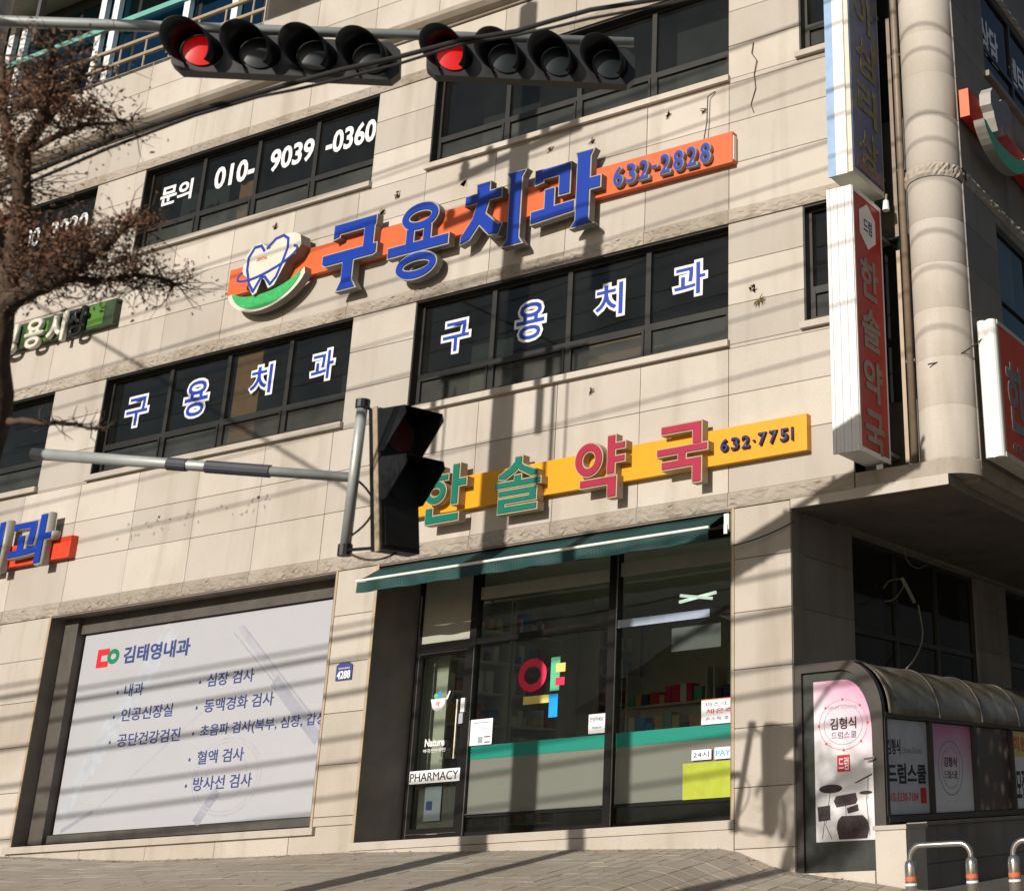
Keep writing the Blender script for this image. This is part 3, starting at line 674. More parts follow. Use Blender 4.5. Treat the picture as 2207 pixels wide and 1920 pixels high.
# side street wall, ground floor under the overhang
GX = -6.77
SG = [(1.42, 5.12, 1.6, 3.08), (6.35, 9.5, 1.6, 3.08)]
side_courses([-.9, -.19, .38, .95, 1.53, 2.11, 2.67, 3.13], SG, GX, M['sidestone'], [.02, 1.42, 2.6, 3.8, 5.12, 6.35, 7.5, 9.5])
rects = [(.26, 14, -1, 3.13)]
for o in SG: rects = rsub(rects, o)
b = MB()
for (a, c, d, e) in rects: b.box(GX - .25, GX - .031, a, c, d, e)
b.build('side_wall', M['mortar'], bld)
sg1 = side_window(GX, 1.42, 5.12, 1.6, 3.08, [2.62, 3.85], 2.02, sill=False)
side_window(GX, 6.35, 9.5, 1.6, 3.08, [7.5], 2.02, sill=False)
for a, c, z0, z1 in ((1.55, 2.5, 1.66, 2.45), (2.75, 3.6, 2.08, 2.5), (2.8, 3.7, 1.66, 1.95)): MB().box(GX - .16, GX - .15, a, c, z0, z1).build('blind', M['interior2'], sg1)  # dim sheets standing in for buildings reflected in the side glass
# dark glazing of the top floor, posts, rail and eave at the upper left
b = MB(); b.box(-30, -15.8, .55, .60, 11.9, 14.5); top = b.build('top_floor_window', M['frame'], bld)
for a in [-29 + 1.55 * k for k in range(8)]: MB().box(a + .05, a + 1.5, .535, .548, 12.3, 14.2).build('pane', M['glass_blue'], top)
MB().box(-30, -15.8, -.04, .55, 11.86, 11.93).build('balcony_floor', M['stone'], bld)
MB().box(-15.80, -15.75, -.04, .55, 11.93, 14.5).build('balcony_cheek', M['stone'], bld)
for x in (-17.15, -18.32, -20.15, -20.50, -22.6, -22.95):
    MB().box(x - .09, x + .05, .44, .52, 11.93, 14.4).build('top_floor_post', M['white'], bld)
b = MB()
for z in (12.25, 12.55): b.tube([(-30, .05, z), (-15.8, .05, z)], .035, 8)
for k in range(24): b.tube([(-16.2 - k * .6, .05, 11.93), (-16.2 - k * .6, .05, 12.55)], .014, 6)
b.build('balcony_rail', M['tanside'], bld)
for k in range(24):
    if k % 2: MB().box(-16.23 - k * .6, -16.17 - k * .6, .0, .012, 12.06, 12.2).build('rail_clip', M['steel'], bld)
b = MB(); b.box(-34, -15.8, -.3, .6, 14.45, 14.62); b.build('eave', M['tanside'], bld)
MB().box(-34, -15.8, .40, .46, 13.42, 13.52).build('window_rail', mat('pale_green_metal', (.16, .42, .36), .5), bld)

# ------------------------------------------------------------------ clinic banner in the left bay
ban = thing('clinic_banner', 'large pale clinic banner with navy Korean text filling the left shop bay', 'banner', (-15.5, .34, .41))
MB().box(-18.02, -13.16, .315, .340, .41, 2.965).build('sheet', M['paper'], ban)
F3 = front(0, 0, .315)
def bt(s, a, c, z0, z1, m=None, bold=.02, name='lettering'): text(name, s, F3, a, c, z0, z1, .001, .004, m or M['print_navy'], ban, bold=bold)
bt('김태영내과', -17.20, -15.94, 2.51, 2.735, bold=.03)
def dot(x, z): MB().prism(ell(x, z, .018, .022, 8), F3, .001, .004).build('bullet', M['print_navy'], ban)
for s, a, c, z in (('내과', -17.07, -16.71, 2.15), ('인공신장실', -17.06, -16.10, 1.835), ('공단건강검진', -17.06, -15.90, 1.515)):
    bt(s, a, c, z - .08, z + .085, bold=.012); dot(-17.20, z - .01)
for s, a, c, z in (('심장 검사', -15.54, -14.71, 2.15), ('동맥경화 검사', -15.53, -14.32, 1.83), ('초음파 검사(복부, 심장, 갑상', -15.54, -13.40, 1.515), ('혈액 검사', -15.53, -14.72, 1.20), ('방사선 검사', -15.54, -14.53, .885)):
    bt(s, a, c, z - .08, z + .085, bold=.012); dot(-15.665, z - .01)
b = MB(); b.box(-17.72, -17.49, .3135, .3145, 2.50, 2.58); b.box(-17.72, -17.49, .3130, .3145, 2.66, 2.745); b.box(-17.72, -17.64, .3125, .3145, 2.50, 2.745); b.build('logo_red', M['red'], ban)
b = MB(); ringmesh(b, -17.40, 2.63, .115, .10, .06, F3, .001, .0035); b.build('logo_green', mat('logo_green_print', (.0, .20, .08), .6), ban)
def line(p, q, w, m, wz=.0008):
    p = Vector(p); q = Vector(q); d = (q - p).normalized(); n = Vector((-d.y, d.x)) * w / 2
    MB().prism([tuple(p + n), tuple(q + n), tuple(q - n), tuple(p - n)], F3, .0002, wz).build('print_shape', m, ban)
line((-15.07, 2.79), (-13.45, 1.32), .10, M['print_pale'], .0006); line((-15.0, 2.78), (-13.40, 1.36), .02, M['print_grey'], .0009); line((-15.17, 2.72), (-13.60, 1.40), .015, M['print_grey'], .0009)
line((-14.35, 2.05), (-13.5, 1.28), .16, M['print_grey'], .00075); line((-15.10, .79), (-15.42, .42), .13, M['print_grey'], .0008)
line((-17.4, .60), (-15.53, 1.78), .022, M['print_pale'], .0006); line((-17.88, .44), (-17.32, .66), .05, M['print_grey'], .0007)
line((-16.3, 2.9), (-17.55, 1.2), .30, M['print_pale2'], .0004); line((-17.9, .6), (-17.2, 1.9), .18, M['print_pale2'], .00045)
for r in (.60, .54, .36):
    b = MB(); ringmesh(b, -14.98, .95, r, r * .78, .016, F3, .0002, .0007 + r * .0003); b.build('print_shape', M['print_pale'], ban)

# house number plate
hn = thing('house_number_plate', 'small blue and white house number plate on the stone pier', 'number plate', (-12.84, 0, 1.99))
MB().prism([(-.125, -.10), (.125, -.10), (.125, .07), (.07, .105), (-.07, .105), (-.125, .07)], front(-12.84, 2.0, -.004), 0, .012).build('plate', M['print_navy'], hn)
text('lettering', '4288', front(-12.84, 2.0, -.016), -.105, .105, -.085, .01, .0005, .003, M['white'], hn, bold=.03)
MB().box(-12.93, -12.75, -.0185, -.0165, 2.03, 2.045).build('stripe', M['print_pale'], hn)

# ------------------------------------------------------------------ the signs
def glyphletter(sign, gl, x, z, w, h, y, dep, face, rimm, sidem, pad=.022, name='letter'):
    """raised letter: can with a metal rim and a coloured face"""
    fr = front(x, z, y); can = MB(); fc = MB()
    for k, s in enumerate(gl):
        if s[0] == 'o':
            _, cx, cy, rx, ry, t = s; cx *= w; cy *= h; rx *= w; ry *= h
            ringmesh(can, cx, cy, rx + pad, ry + pad, t + 2 * pad, fr, 0, dep + .0006 * k, 0, 1)
            ringmesh(fc, cx, cy, rx, ry, t, fr, dep - .01, dep + .012 + .0006 * k)
        else:
            p = [(a * w, c * h) for a, c in s]
            can.prism(grow(p, pad), fr, 0, dep + .0006 * k, 0, 1); fc.prism(p, fr, dep - .01, dep + .012 + .0006 * k)
    o = can.build(name, [rimm, sidem], sign); fc.build('face', face, o); return o
GL = {
 '구': [[(.17, 1), (.95, 1), (.95, .88), (.93, .85), (.93, .50), (.76, .50), (.76, .86), (.27, .86), (.27, .82), (.17, .80)],
        [(0, .57), (1, .57), (1, .44), (.95, .42), (.05, .42), (0, .45)], [(.40, .50), (.58, .50), (.58, .12), (.66, 0), (.33, 0), (.40, .12)]],
 '용': [('o', .5, .82, .30, .175, .10), [(0, .48), (1, .48), (1, .36), (0, .36)], [(.30, .67), (.41, .67), (.41, .42), (.30, .42)], [(.59, .67), (.70, .67), (.70, .42), (.59, .42)], ('o', .5, .165, .33, .165, .10)],
 '치': [[(.22, 1.0), (.42, 1.0), (.42, .84), (.24, .84)], [(.04, .86), (.62, .86), (.62, .74), (.04, .74)], [(.26, .78), (.44, .78), (.36, .50), (.14, .22), (0, .18), (0, .27), (.18, .50)],
        [(.32, .60), (.60, .33), (.66, .33), (.60, .20), (.46, .22), (.24, .46)], [(.74, 1.03), (1, 1.03), (.95, .95), (.95, .06), (1, -.02), (.72, -.02), (.78, .06), (.78, .95)]],
 '과': [[(.04, .93), (.56, .93), (.56, .50), (.41, .50), (.41, .80), (.15, .80), (.15, .76), (.04, .74)], [(.20, .62), (.33, .62), (.33, .30), (.20, .30)], [(0, .34), (.64, .36), (.64, .22), (0, .18)],
        [(.66, 1.03), (.90, 1.03), (.86, .95), (.86, .04), (.92, -.02), (.62, -.02), (.68, .06), (.68, .95)], [(.80, .62), (1.02, .62), (1.02, .47), (.80, .47)]],
 '한': [[(.17, 1.0), (.40, 1.0), (.40, .91), (.17, .91)], [(.0, .86), (.56, .86), (.56, .77), (.0, .77)], ('o', .28, .56, .245, .205, .075), [(.68, 1.02), (.82, 1.02), (.82, .30), (.68, .30)], [(.80, .74), (1.0, .74), (1.0, .62), (.80, .62)],
        [(.10, .27), (.24, .27), (.24, .12), (.86, .12), (.86, 0), (.10, 0)]],
 '솔': [[(.42, 1), (.56, 1), (.56, .88), (.46, .76), (.20, .62), (.06, .64), (.06, .70), (.30, .82), (.42, .92)], [(.52, .90), (.62, .82), (.92, .70), (.92, .62), (.78, .62), (.52, .76), (.46, .82)], [(.42, .66), (.56, .66), (.56, .52), (.42, .52)], [(0, .56), (1, .56), (1, .465), (0, .465)],
        [(.08, .40), (.92, .40), (.92, .17), (.22, .17), (.22, .10), (.94, .10), (.94, 0), (.08, 0), (.08, .25), (.78, .25), (.78, .31), (.08, .31)]],
 '약': [('o', .27, .68, .27, .30, .085), [(.66, 1.05), (.80, 1.05), (.80, .36), (.66, .36)], [(.78, .90), (1.0, .90), (1.0, .80), (.78, .80)], [(.78, .66), (1.0, .66), (1.0, .56), (.78, .56)], [(.12, .30), (.84, .30), (.84, -.06), (.68, -.06), (.68, .18), (.12, .18)]],
 '국': [[(.08, 1.0), (.88, 1.0), (.88, .62), (.72, .62), (.72, .88), (.08, .88)], [(0, .60), (1, .60), (1, .49), (0, .49)], [(.43, .50), (.57, .50), (.57, .34), (.43, .34)], [(.10, .36), (.88, .36), (.88, -.06), (.72, -.06), (.72, .24), (.10, .24)]],
}
ds = thing('dental_sign', 'orange dental clinic strip sign with blue raised Korean letters and tooth logo', 'sign', (-11.5, 0, 7.54))
b = MB(); b.box(-15.66, -7.42, -.10, -.005, 7.345, 7.75); b.build('backing_box', M['orange'], ds)
b = MB(); b.box(-7.418, -7.408, -.09, -.03, 7.38, 7.70); b.build('end_cap', M['offwhite'], ds)
for ch, x, z, w, h in (('구', -13.76, 6.94, .93, .97), ('용', -12.60, 6.83, 1.0, 1.07), ('치', -11.38, 6.97, .97, .95), ('과', -10.27, 6.99, 1.01, .95)):
    glyphletter(ds, GL[ch], x, z, w, h, -.10, .10, M['blue'], M['rim'], M['shadeside'], .02)
x = -9.08
for ch, w in (('6', .19), ('3', .19), ('2', .19), ('-', .12), ('2', .19), ('8', .19), ('2', .19), ('8', .19)):
    h0, h1 = (7.38, 7.66) if ch != '-' else (7.50, 7.545)
    o = text('digit', ch, front(0, 0, -.10), x, x + w - .03, h0, h1, .001, .07, M['rim'], ds, bold=.035)
    text('face', ch, front(0, 0, -.17), x + .012, x + w - .042, h0 + (.012 if ch != '-' else .008), h1 - (.012 if ch != '-' else .008), .0005, .006, M['winblue'], o, bold=.01)
    x += w - .002
# tooth logo and crescent
tooth = [(-.52, .10), (-.50, .38), (-.36, .56), (-.20, .60), (-.05, .50), (.02, .42), (.16, .56), (.34, .64), (.52, .62), (.66, .54), (.70, .36), (.60, .20), (.42, .10), (.34, -.05), (.22, -.28), (.10, -.32), (.0, -.14), (-.06, -.10), (-.14, -.34), (-.22, -.38), (-.36, -.14), (-.40, .0)]
b = MB(); b.prism([(u * .88, v * .80) for u, v in tooth], front(-14.76, 7.47, -.10), .0, .16, 0, 1); lg = b.build('logo', [M['cream'], M['shadeside']], ds)
def stroke(b, pts, w, fr, w0, w1):
    for i, (p, q) in enumerate(zip(pts, pts[1:])):
        p = Vector(p); q = Vector(q); d = (q - p); d.normalize(); n = Vector((-d.y, d.x)) * w / 2; e = d * w * .3
        b.prism([tuple(p + n - e), tuple(q + n + e), tuple(q - n + e), tuple(p - n - e)], fr, w0, w1 + .0002 * (i % 5))
FL = front(-14.76, 7.47, -.26); b = MB()
out = [(-.02, .32), (.10, .42), (.22, .44), (.30, .38), (.31, .26), (.26, .10), (.18, -.10), (.10, -.18), (.0, -.06), (-.06, -.06), (-.16, -.22), (-.24, -.10), (-.30, .10), (-.30, .26), (-.22, .38), (-.12, .38), (-.06, .30)]
out = [(u * 1.2, v * 1.12) for u, v in out]
stroke(b, out, .04, FL, .001, .006)
orb = [(.54 * math.cos(a) * 1.0 + .02, .13 * math.sin(a) + .12 + .24 * math.cos(a) * .5) for a in [math.radians(t) for t in range(150, 400, 14)]]
stroke(b, orb, .032, FL, .007, .010)
b.build('logo_line', M['winblue'], lg)
text('logo_text', 'DENTAL', FL, -.20, .0, .20, .25, .001, .004, M['orange'], lg, bold=.02)
cres_o = [(.74 * math.cos(a), .50 * math.sin(a)) for a in [math.radians(t) for t in range(195, 346, 8)]]
cres_i = [(.72 * math.cos(a), .26 * math.sin(a) - .02) for a in [math.radians(t) for t in range(340, 199, -8)]]
cr = [(u, v + .08 * u) for u, v in cres_o + cres_i]
b = MB(); b.prism(grow(cr, .012), front(-14.77, 7.46, -.10), .0, .11, 0, 1); co = b.build('crescent', [M['cream'], M['shadeside']], ds)
cri = [(u * .9, v * .92 - .015) for u, v in cr]
b = MB(); b.prism(cri, front(-14.77, 7.46, -.10), .10, .118); b.build('face', M['leafgreen'], co)

ps = thing('pharmacy_sign', 'yellow pharmacy strip sign with green and crimson raised Korean letters above the shop awning', 'sign', (-9.5, 0, 3.9))
MB().box(-12.56, -6.50, -.095, -.005, 3.705, 4.105).build('backing_box', M['yellow'], ps)
for ch, x, z, w, h, f in (('한', -11.64, 3.56, .64, .66, 'green'), ('솔', -10.55, 3.54, .64, .64, 'green'), ('약', -9.42, 3.56, .67, .63, 'crimson'), ('국', -8.31, 3.57, .64, .63, 'crimson')):
    glyphletter(ps, GL[ch], x, z, w, h, -.095, .11, M[f], M['tanside'], M['tanside'], .016)
x = -7.555
for ch, w in (('6', .135), ('3', .135), ('2', .135), ('·', .07), ('7', .135), ('7', .135), ('5', .135), ('1', .058)):
    z0, z1 = (3.83, 3.975) if ch != '·' else (3.885, 3.91)
    text('digit', ch, front(0, 0, -.095), x, x + (w - .035 if ch != '·' else .03), z0, z1, .001, .04, M['navy'], ps, bold=.035); x += w

cl = thing('clinic_sign', 'blue raised Korean letters on a short red box at the left edge', 'sign', (-18.6, 0, 4.25))
MB().box(-21.0, -18.06, -.10, -.005, 4.0, 4.30).build('backing_box', mat('red_orange_sheet', (.72, .06, .02), .45), cl)
for ch, a, c in (('내', -20.0, -19.30), ('과', -19.20, -18.28)):
    o = text('letter', ch, front(0, 0, -.10), a, c, 3.92, 4.66, .0, .13, M['rim'], cl, bold=.045); text('face', ch, front(0, 0, -.23), a + .03, c - .03, 3.95, 4.63, .001, .010, M['blue'], o, bold=.025)

gs = thing('green_sign', 'weathered green strip sign with cream Korean letters behind the tree branches', 'sign', (-19.3, 0, 7.6))
MB().box(-22.0, -18.0, -.10, -.005, 7.42, 7.82).build('backing_box', mat('dark_green_sheet', (.035, .06, .022), .5, noise=.4), gs)
MB().box(-18.56, -18.22, -.106, -.101, 7.46, 7.80).build('panel', M['grime_green'], gs); MB().box(-19.95, -19.45, -.106, -.101, 7.43, 7.76).build('panel', M['grime_green'], gs)
for ch, a, c in (('경', -20.5, -20.05), ('용', -19.85, -19.45), ('시', -19.35, -18.95), ('장', -18.9, -18.5)): text('letter', ch, front(0, 0, -.10), a, c, 7.32, 7.80, .02, .09, M['cream'] if ch != '장' else M['black'], gs, bold=.03)

# vertical projecting signs ---------------------------------------------
rs = thing('vertical_red_sign', 'lower vertical box sign with white ribbed end and faded red face', 'sign', (-5.78, -.2, 3.45))
def vbox(root, x0, x1, y0, y1, z0, z1, facem, endm, capm):
    b = MB(); b.box(x0 + .012, x1 - .012, y0 + .02, y1, z0 + .02, z1 - .02); b.build('cabinet', capm, root)
    b = MB(); n = 7; w = (x1 - x0) / n
    for k in range(n): b.box(x0 + k * w + (.0 if k % 2 else .003), x0 + (k + 1) * w - (.0 if k % 2 else .003), y0 - (.007 if k % 2 == 0 else .004), y0 + .02, z0, z1)
    b.build('end_panel', endm, root)
    MB().box(x1 - .011, x1 - .003, y0 + .03, y1 - .02, z0 + .05, z1 - .05).build('face', facem, root)
    b = MB(); b.box(x1 - .02, x1 + .004, y0 + .012, y0 + .035, z0, z1); b.box(x1 - .02, x1 + .004, y1 - .02, y1, z0, z1); b.box(x1 - .02, x1 + .004, y0 + .035, y1 - .02, z1 - .05, z1); b.box(x1 - .02, x1 + .004, y0 + .035, y1 - .02, z0, z0 + .05)
    b.build('face_frame', endm if capm != M['redsign'] else capm, root)
vbox(rs, -5.93, -5.625, -.6, .10, 3.45, 6.38, M['redsign'], M['offwhite'], M['offwhite'])
SF = side(0, 0, -5.627)
b = MB(); b.prism(ell(-.25, 6.02, .22, .27, 6, math.radians(30), math.radians(390)), SF, .001, .006); b.build('badge', M['offwhite'], rs)
text('badge_text', '드럼', side(0, 0, -5.621), -.35, -.15, 5.93, 6.10, .001, .003, M['print_navy'], rs, bold=.02)
for ch, z in (('한', 5.40), ('솔', 4.83), ('약', 4.26), ('국', 3.70)): text('lettering', ch, SF, -.47, -.03, z - .23, z + .23, .001, .006, M['faded'], rs, bold=.03)
b = MB(); b.box(-5.86, -5.70, .10, .5, 3.6, 3.64); b.box(-5.86, -5.70, .10, .5, 6.1, 6.14); b.build('bracket', M['galv'], rs)
bs = thing('vertical_blue_sign', 'upper vertical box sign with white end strip and weathered blue face', 'sign', (-5.78, -.2, 6.53))
b = MB(); b.box(-5.90, -5.61, -.58, .20, 6.55, 11.0); b.build('cabinet', M['blind_cream'], bs)
MB().box(-5.90, -5.80, -.60, -.582, 6.53, 11.0).build('edge_strip', M['skyblue'], bs)
MB().box(-5.80, -5.665, -.605, -.582, 6.53, 11.0).build('end_panel', M['offwhite'], bs)
MB().box(-5.609, -5.60, -.56, .17, 6.62, 11.0).build('face', M['bluesign'], bs)
BF = side(0, 0, -5.598)
for ch, z in (('상', 6.95), ('리', 7.55), ('심', 8.15), ('아', 8.75), ('동', 9.35), ('청', 9.95)): text('lettering', ch, BF, -.42, .05, z - .25, z + .25, .001, .006, M['oldyellow'], bs, bold=.035)
MB().box(-5.597, -5.595, -.50, .12, 6.64, 6.78).build('grime_patch', mat('pink_grey_sticker', (.20, .13, .14), .7, noise=.4, scale=20), bs)
b = MB(); b.box(-5.84, -5.72, .20, .5, 6.9, 6.94); b.box(-5.84, -5.72, .20, .5, 9.1, 9.14); b.build('bracket', M['galv'], bs)
lamp = thing('sign_lamp', 'small white lamp hanging under the blue vertical sign', 'lamp', (-5.56, .03, 6.42))
MB().tube([(-5.55, .12, 6.55), (-5.55, .10, 6.46)], .012, 6).build('stem', M['tanside'], lamp); MB().tube([(-5.55, .10, 6.46), (-5.55, .09, 6.34)], [.03, .04], 10).build('shade', M['white'], lamp)

# side street signs
sd2 = thing('side_dental_sign', 'orange side-street dental sign whose white logo edge catches the sun', 'sign', (-4.64, 2, 7.6))
MB().box(-4.68, -4.565, .33, 8, 7.39, 7.74).build('backing_box', mat('orange_red_sheet', (.66, .05, .02), .7, spec=.2), sd2)
MB().box(-4.68, -4.565, .322, .329, 7.39, 7.74).build('end_cap', M['orange'], sd2)
def sidelogo(z, y, k):
    pts = [(u * .70 * k, v * .66 * k) for u, v in tooth]
    b = MB(); b.prism(pts, side(y, z, -4.565), 0, .14, 0, 1); return b
sidelogo(7.62, .98, .85).build('logo', [M['faded'], M['rim']], sd2)
b = MB(); b.prism([(u, v * .9) for u, v in grow(cr, .012)], side(1.15, 7.52, -4.565), 0, .13, 0, 1); co = b.build('crescent', [M['leafgreen'], M['rim']], sd2)
for i, ch in enumerate('구용치과'):
    w, h = .95, .95; y0 = 2.15 + i * 1.2; fr_ = side(y0, 7.10, -4.565); can = MB(); fc = MB()
    for k, s in enumerate(GL[ch]):
        if s[0] == 'o': ringmesh(can, s[1] * w, s[2] * h, s[3] * w + .02, s[4] * h + .02, s[5] + .04, fr_, 0, .12 + .0006 * k); ringmesh(fc, s[1] * w, s[2] * h, s[3] * w, s[4] * h, s[5], fr_, .11, .13 + .0006 * k)
        else:
            p = [(a * w, c * h) for a, c in s]; can.prism(grow(p, .02), fr_, 0, .12 + .0006 * k); fc.prism(p, fr_, .11, .13 + .0006 * k)
    o = can.build('letter', M['offwhite'], sd2); fc.build('face', M['blue'], o)
sr = thing('side_red_sign', 'red projecting box sign with a sunlit white rounded end, at the right edge', 'sign', (-4.55, .4, 3.42))
b = MB(); b.box(-4.655, -4.45, .36, 2.6, 3.42, 4.90); b.build('cabinet', M['blind_cream'], sr)
b = MB()
for (cx, r) in ((-4.60, .055), (-4.50, .058)): b.tube([(cx, .345, 3.41), (cx, .345, 4.905)], r, 14)
b.build('end_panel', M['offwhite'], sr, smooth=False)
MB().box(-4.449, -4.442, .42, 2.58, 3.46, 4.86).build('face', mat('orange_red_sign_face', (.72, .085, .02), .7, noise=.12), sr)
b = MB(); b.box(-4.46, -4.435, .36, 2.6, 4.86, 4.91); b.box(-4.46, -4.435, .36, 2.6, 3.41, 3.46); b.build('face_frame', M['blind_cream'], sr)
for i, ch in enumerate('한솔약'): text('lettering', ch, side(0, 0, -4.441), .52 + i * .62, 1.06 + i * .62, 3.75, 4.52, .001, .008, M['faded'], sr, bold=.03)
text('lettering', '632-7751', side(0, 0, -4.441), .58, 1.5, 3.52, 3.62, .001, .005, M['faded'], sr, bold=.02)
wv = []
for k in range(9): t = k / 8; wv.append((-5.10 + .53 * t, .03 - .04 + .32 * t - .0, 4.42 + .30 * t - .06 * math.sin(math.pi * t)))
tag(MB().tube(wv, .008, 6).build('sign_cable', M['cable']), 'thin dark cable running from the column to the red side sign', 'cable')

# ------------------------------------------------------------------ awning
aw = thing('shop_awning', 'half-retracted dark green canvas awning with a white front bar over the pharmacy', 'awning', (-10, 0, 3.1))
X0, X1 = -12.42, -7.56; b = MB(); n = 40
for i in range(n + 1):
    x = X0 + (X1 - X0) * i / n
    for j, (yy, zz) in enumerate(((.06, 3.20), (-.10, 3.115), (-.22, 3.04), (-.335, 2.985))): b.v.append((x, yy, zz - (.012 * math.sin(i * .9) if j in (1, 2) else 0)))
for i in range(n):
    for j in range(3): a = i * 4 + j; b.f.append((a, a + 4, a + 5, a + 1)); b.mi.append(0)
o = b.build('canvas', M['awning'], aw, smooth=True); o.modifiers.new('s', 'SOLIDIFY').thickness = .004
MB().tube([(X0 - .01, -.345, 2.975), (X1 + .01, -.345, 2.975)], .017, 8).build('front_bar', M['offwhite'], aw)
b = MB(); n = 120
for i in range(n + 1):
    x = X0 + (X1 - X0) * i / n; ph = (i % 8) / 8
    b.v.append((x, -.345 + .008 * math.sin(i * .55), 2.955)); b.v.append((x, -.345 + .022 * math.sin(i * .37) - .006, 2.835 - .005 * math.sin(math.pi * ph)))
for i in range(n): a = i * 2; b.f.append((a, a + 1, a + 3, a + 2)); b.mi.append(0)
o = b.build('valance', M['awning'], aw); o.modifiers.new('s', 'SOLIDIFY').thickness = .003
b = MB(); n = 60
MB().box(X0 + .02, X1 - .02, .04, .16, 3.08, 3.19).build('cassette', M['frame'], aw)
for x in (X0 + .15, X1 - .15): MB().tube([(x, .10, 3.09), (x, -.12, 3.03), (x, -.34, 2.965)], .016, 8).build('arm', M['frame'], aw)
MB().box(-7.56, -7.50, -.04, .10, 3.00, 3.17).box(-7.55, -7.51, -.06, -.04, 2.95, 3.05).build('bracket', M['offwhite'], aw)

# ------------------------------------------------------------------ stickers and papers on the shop glass
yk = thing('pharmacy_window_mark', 'multi-coloured Korean pharmacy syllable of vinyl shapes on the shop glass', 'window sign', (-10.5, .7, 1.3))
FY = front(0, 0, .725)
b = MB(); ringmesh(b, -10.655, 1.815, .205, .19, .085, FY, .0, .004); b.build('vinyl_ring', M['pinkred'], yk)
for nm, (a, c, z0, z1), m in (('vinyl_bar', (-10.39, -10.26, 1.61, 1.99), 'lgreen'), ('vinyl_square', (-10.315, -10.18, 1.815, 1.915), 'lyellow'), ('vinyl_square', (-10.315, -10.185, 1.665, 1.755), 'pinkred'),
                              ('vinyl_bar', (-10.77, -10.40, 1.485, 1.575), 'lyellow'), ('vinyl_bar', (-10.395, -10.27, 1.315, 1.575), 'cyan')):
    MB().box(a, c, .720 - .002 * (nm == 'vinyl_square'), .7245, z0, z1).build(nm, M[m], yk)
def paper(name, label, x0, x1, z0, z1, y=.66, lines=(), m='white', grp=None, cat='notice'):
    r = thing(name, label, cat, ((x0 + x1) / 2, y, z0), grp)
    MB().box(x0, x1, y, y + .003, z0, z1).build('sheet', M[m], r)
    for (s, a, c, d, e, mm) in lines:
        if s: text('lettering', s, front(0, 0, y), a, c, d, e, .0005, .0025, M[mm], r, bold=.006)
        else: MB().box(a, c, y - .0025, y - .0005, d, e).build('print_shape', M[mm], r)
    return r
paper('paper_notice', 'white notice sheet taped beside the door above the teal band', -11.50, -11.175, 1.078, 1.37, .69, [(None, -11.46, -11.22, 1.325, 1.335, 'print_grey'), (None, -11.40, -11.22, 1.26, 1.266, 'print_pale'), (None, -11.29, -11.20, 1.16, 1.172, 'black'), (None, -11.28, -11.20, 1.10, 1.112, 'black'), (None, -11.38, -11.31, 1.10, 1.17, 'print_grey')])
paper('opening_hours_notice', 'small white notice with Korean writing beside the dark mullion', -9.80, -9.565, 1.09, 1.30, .69, [('안녕하세요', -9.78, -9.60, 1.22, 1.27, 'black'), ('약국입니다', -9.75, -9.62, 1.14, 1.165, 'black')])
paper('orange_topped_notice', 'white notice with an orange top edge at the right end of the glass', -8.30, -7.72, 1.075, 1.34, .69, [(None, -8.30, -7.72, 1.33, 1.34, 'orange'), ('마스크 착용', -8.24, -7.76, 1.26, 1.305, 'print_navy'), ('체온측정', -8.24, -7.78, 1.185, 1.235, 'red'), ('손소독 후 입장', -8.25, -7.78, 1.11, 1.15, 'print_navy')])
paper('lime_poster', 'lime yellow-green poster on the frosted glass at the right', -8.53, -7.60, .32, .69, .69, [], 'lime', cat='poster')
paper('card_sticker', 'white and navy sticker above the lime poster, left one', -8.42, -8.17, .715, .82, .69, [('24시', -8.40, -8.20, .74, .80, 'print_navy')], cat='sticker')
paper('pay_sticker', 'pale blue sticker above the lime poster, right one', -8.13, -7.90, .71, .83, .69, [('PAY', -8.11, -7.93, .74, .80, 'cyan')], cat='sticker')
paper('pharmacy_strip', 'white PHARMACY strip across the glass door', -12.36, -11.60, .70, .845, .672, [('PHARMACY', -12.35, -11.62, .722, .820, 'black')], cat='sign')
ms = thing('mortar_sticker', 'white mortar and pestle sticker with blue leaves on the glass door', 'sticker', (-12, .7, 1.5)); FD = front(0, 0, .68)
MB().prism([(-12.13, 1.655), (-11.90, 1.655), (-11.91, 1.59), (-11.96, 1.52), (-12.03, 1.51), (-12.09, 1.54)], FD, 0, .003).build('bowl', M['white'], ms)
b = MB(); b.prism([(-11.90, 1.64), (-11.87, 1.64), (-11.83, 1.73), (-11.85, 1.735)], FD, 0, .003); b.build('pestle', M['white'], ms)
MB().prism(ell(-12.05, 1.69, .035, .03, 12), FD, 0, .003).build('leaf', M['lgreen'], ms); MB().prism(ell(-11.99, 1.71, .02, .035, 12), FD, .0035, .006).build('leaf', M['cyan'], ms)
text('lettering', '약', FD, -12.045, -11.985, 1.565, 1.625, .0035, .006, M['red'], ms, bold=.02)
ns = thing('door_script_sticker', 'white script lettering sticker below the mortar sticker on the door', 'sticker', (-12, .7, 1.1))
text('lettering', 'Nature', FD, -12.17, -11.87, 1.11, 1.20, 0, .003, M['white'], ns, bold=.03); text('lettering', '약국전문체인', FD, -12.19, -11.85, 1.04, 1.085, 0, .003, M['offwhite'], ns, bold=.01)
ds_ = thing('door_lock_box', 'small white card box fixed beside the door handle', 'lock box', (-11.6, .66, 1.3)); MB().box(-11.645, -11.585, .655, .68, 1.47, 1.63).build('upper_card', M['white'], ds_); MB().box(-11.66, -11.60, .655, .68, 1.34, 1.46).build('lower_card', M['print_pale'], ds_)
paper('pink_door_poster', 'dim pinkish poster inside the lower door glass', -12.20, -11.95, .28, .66, .775, [(None, -12.17, -12.08, .40, .50, 'print_navy')], 'print_grey', cat='poster')
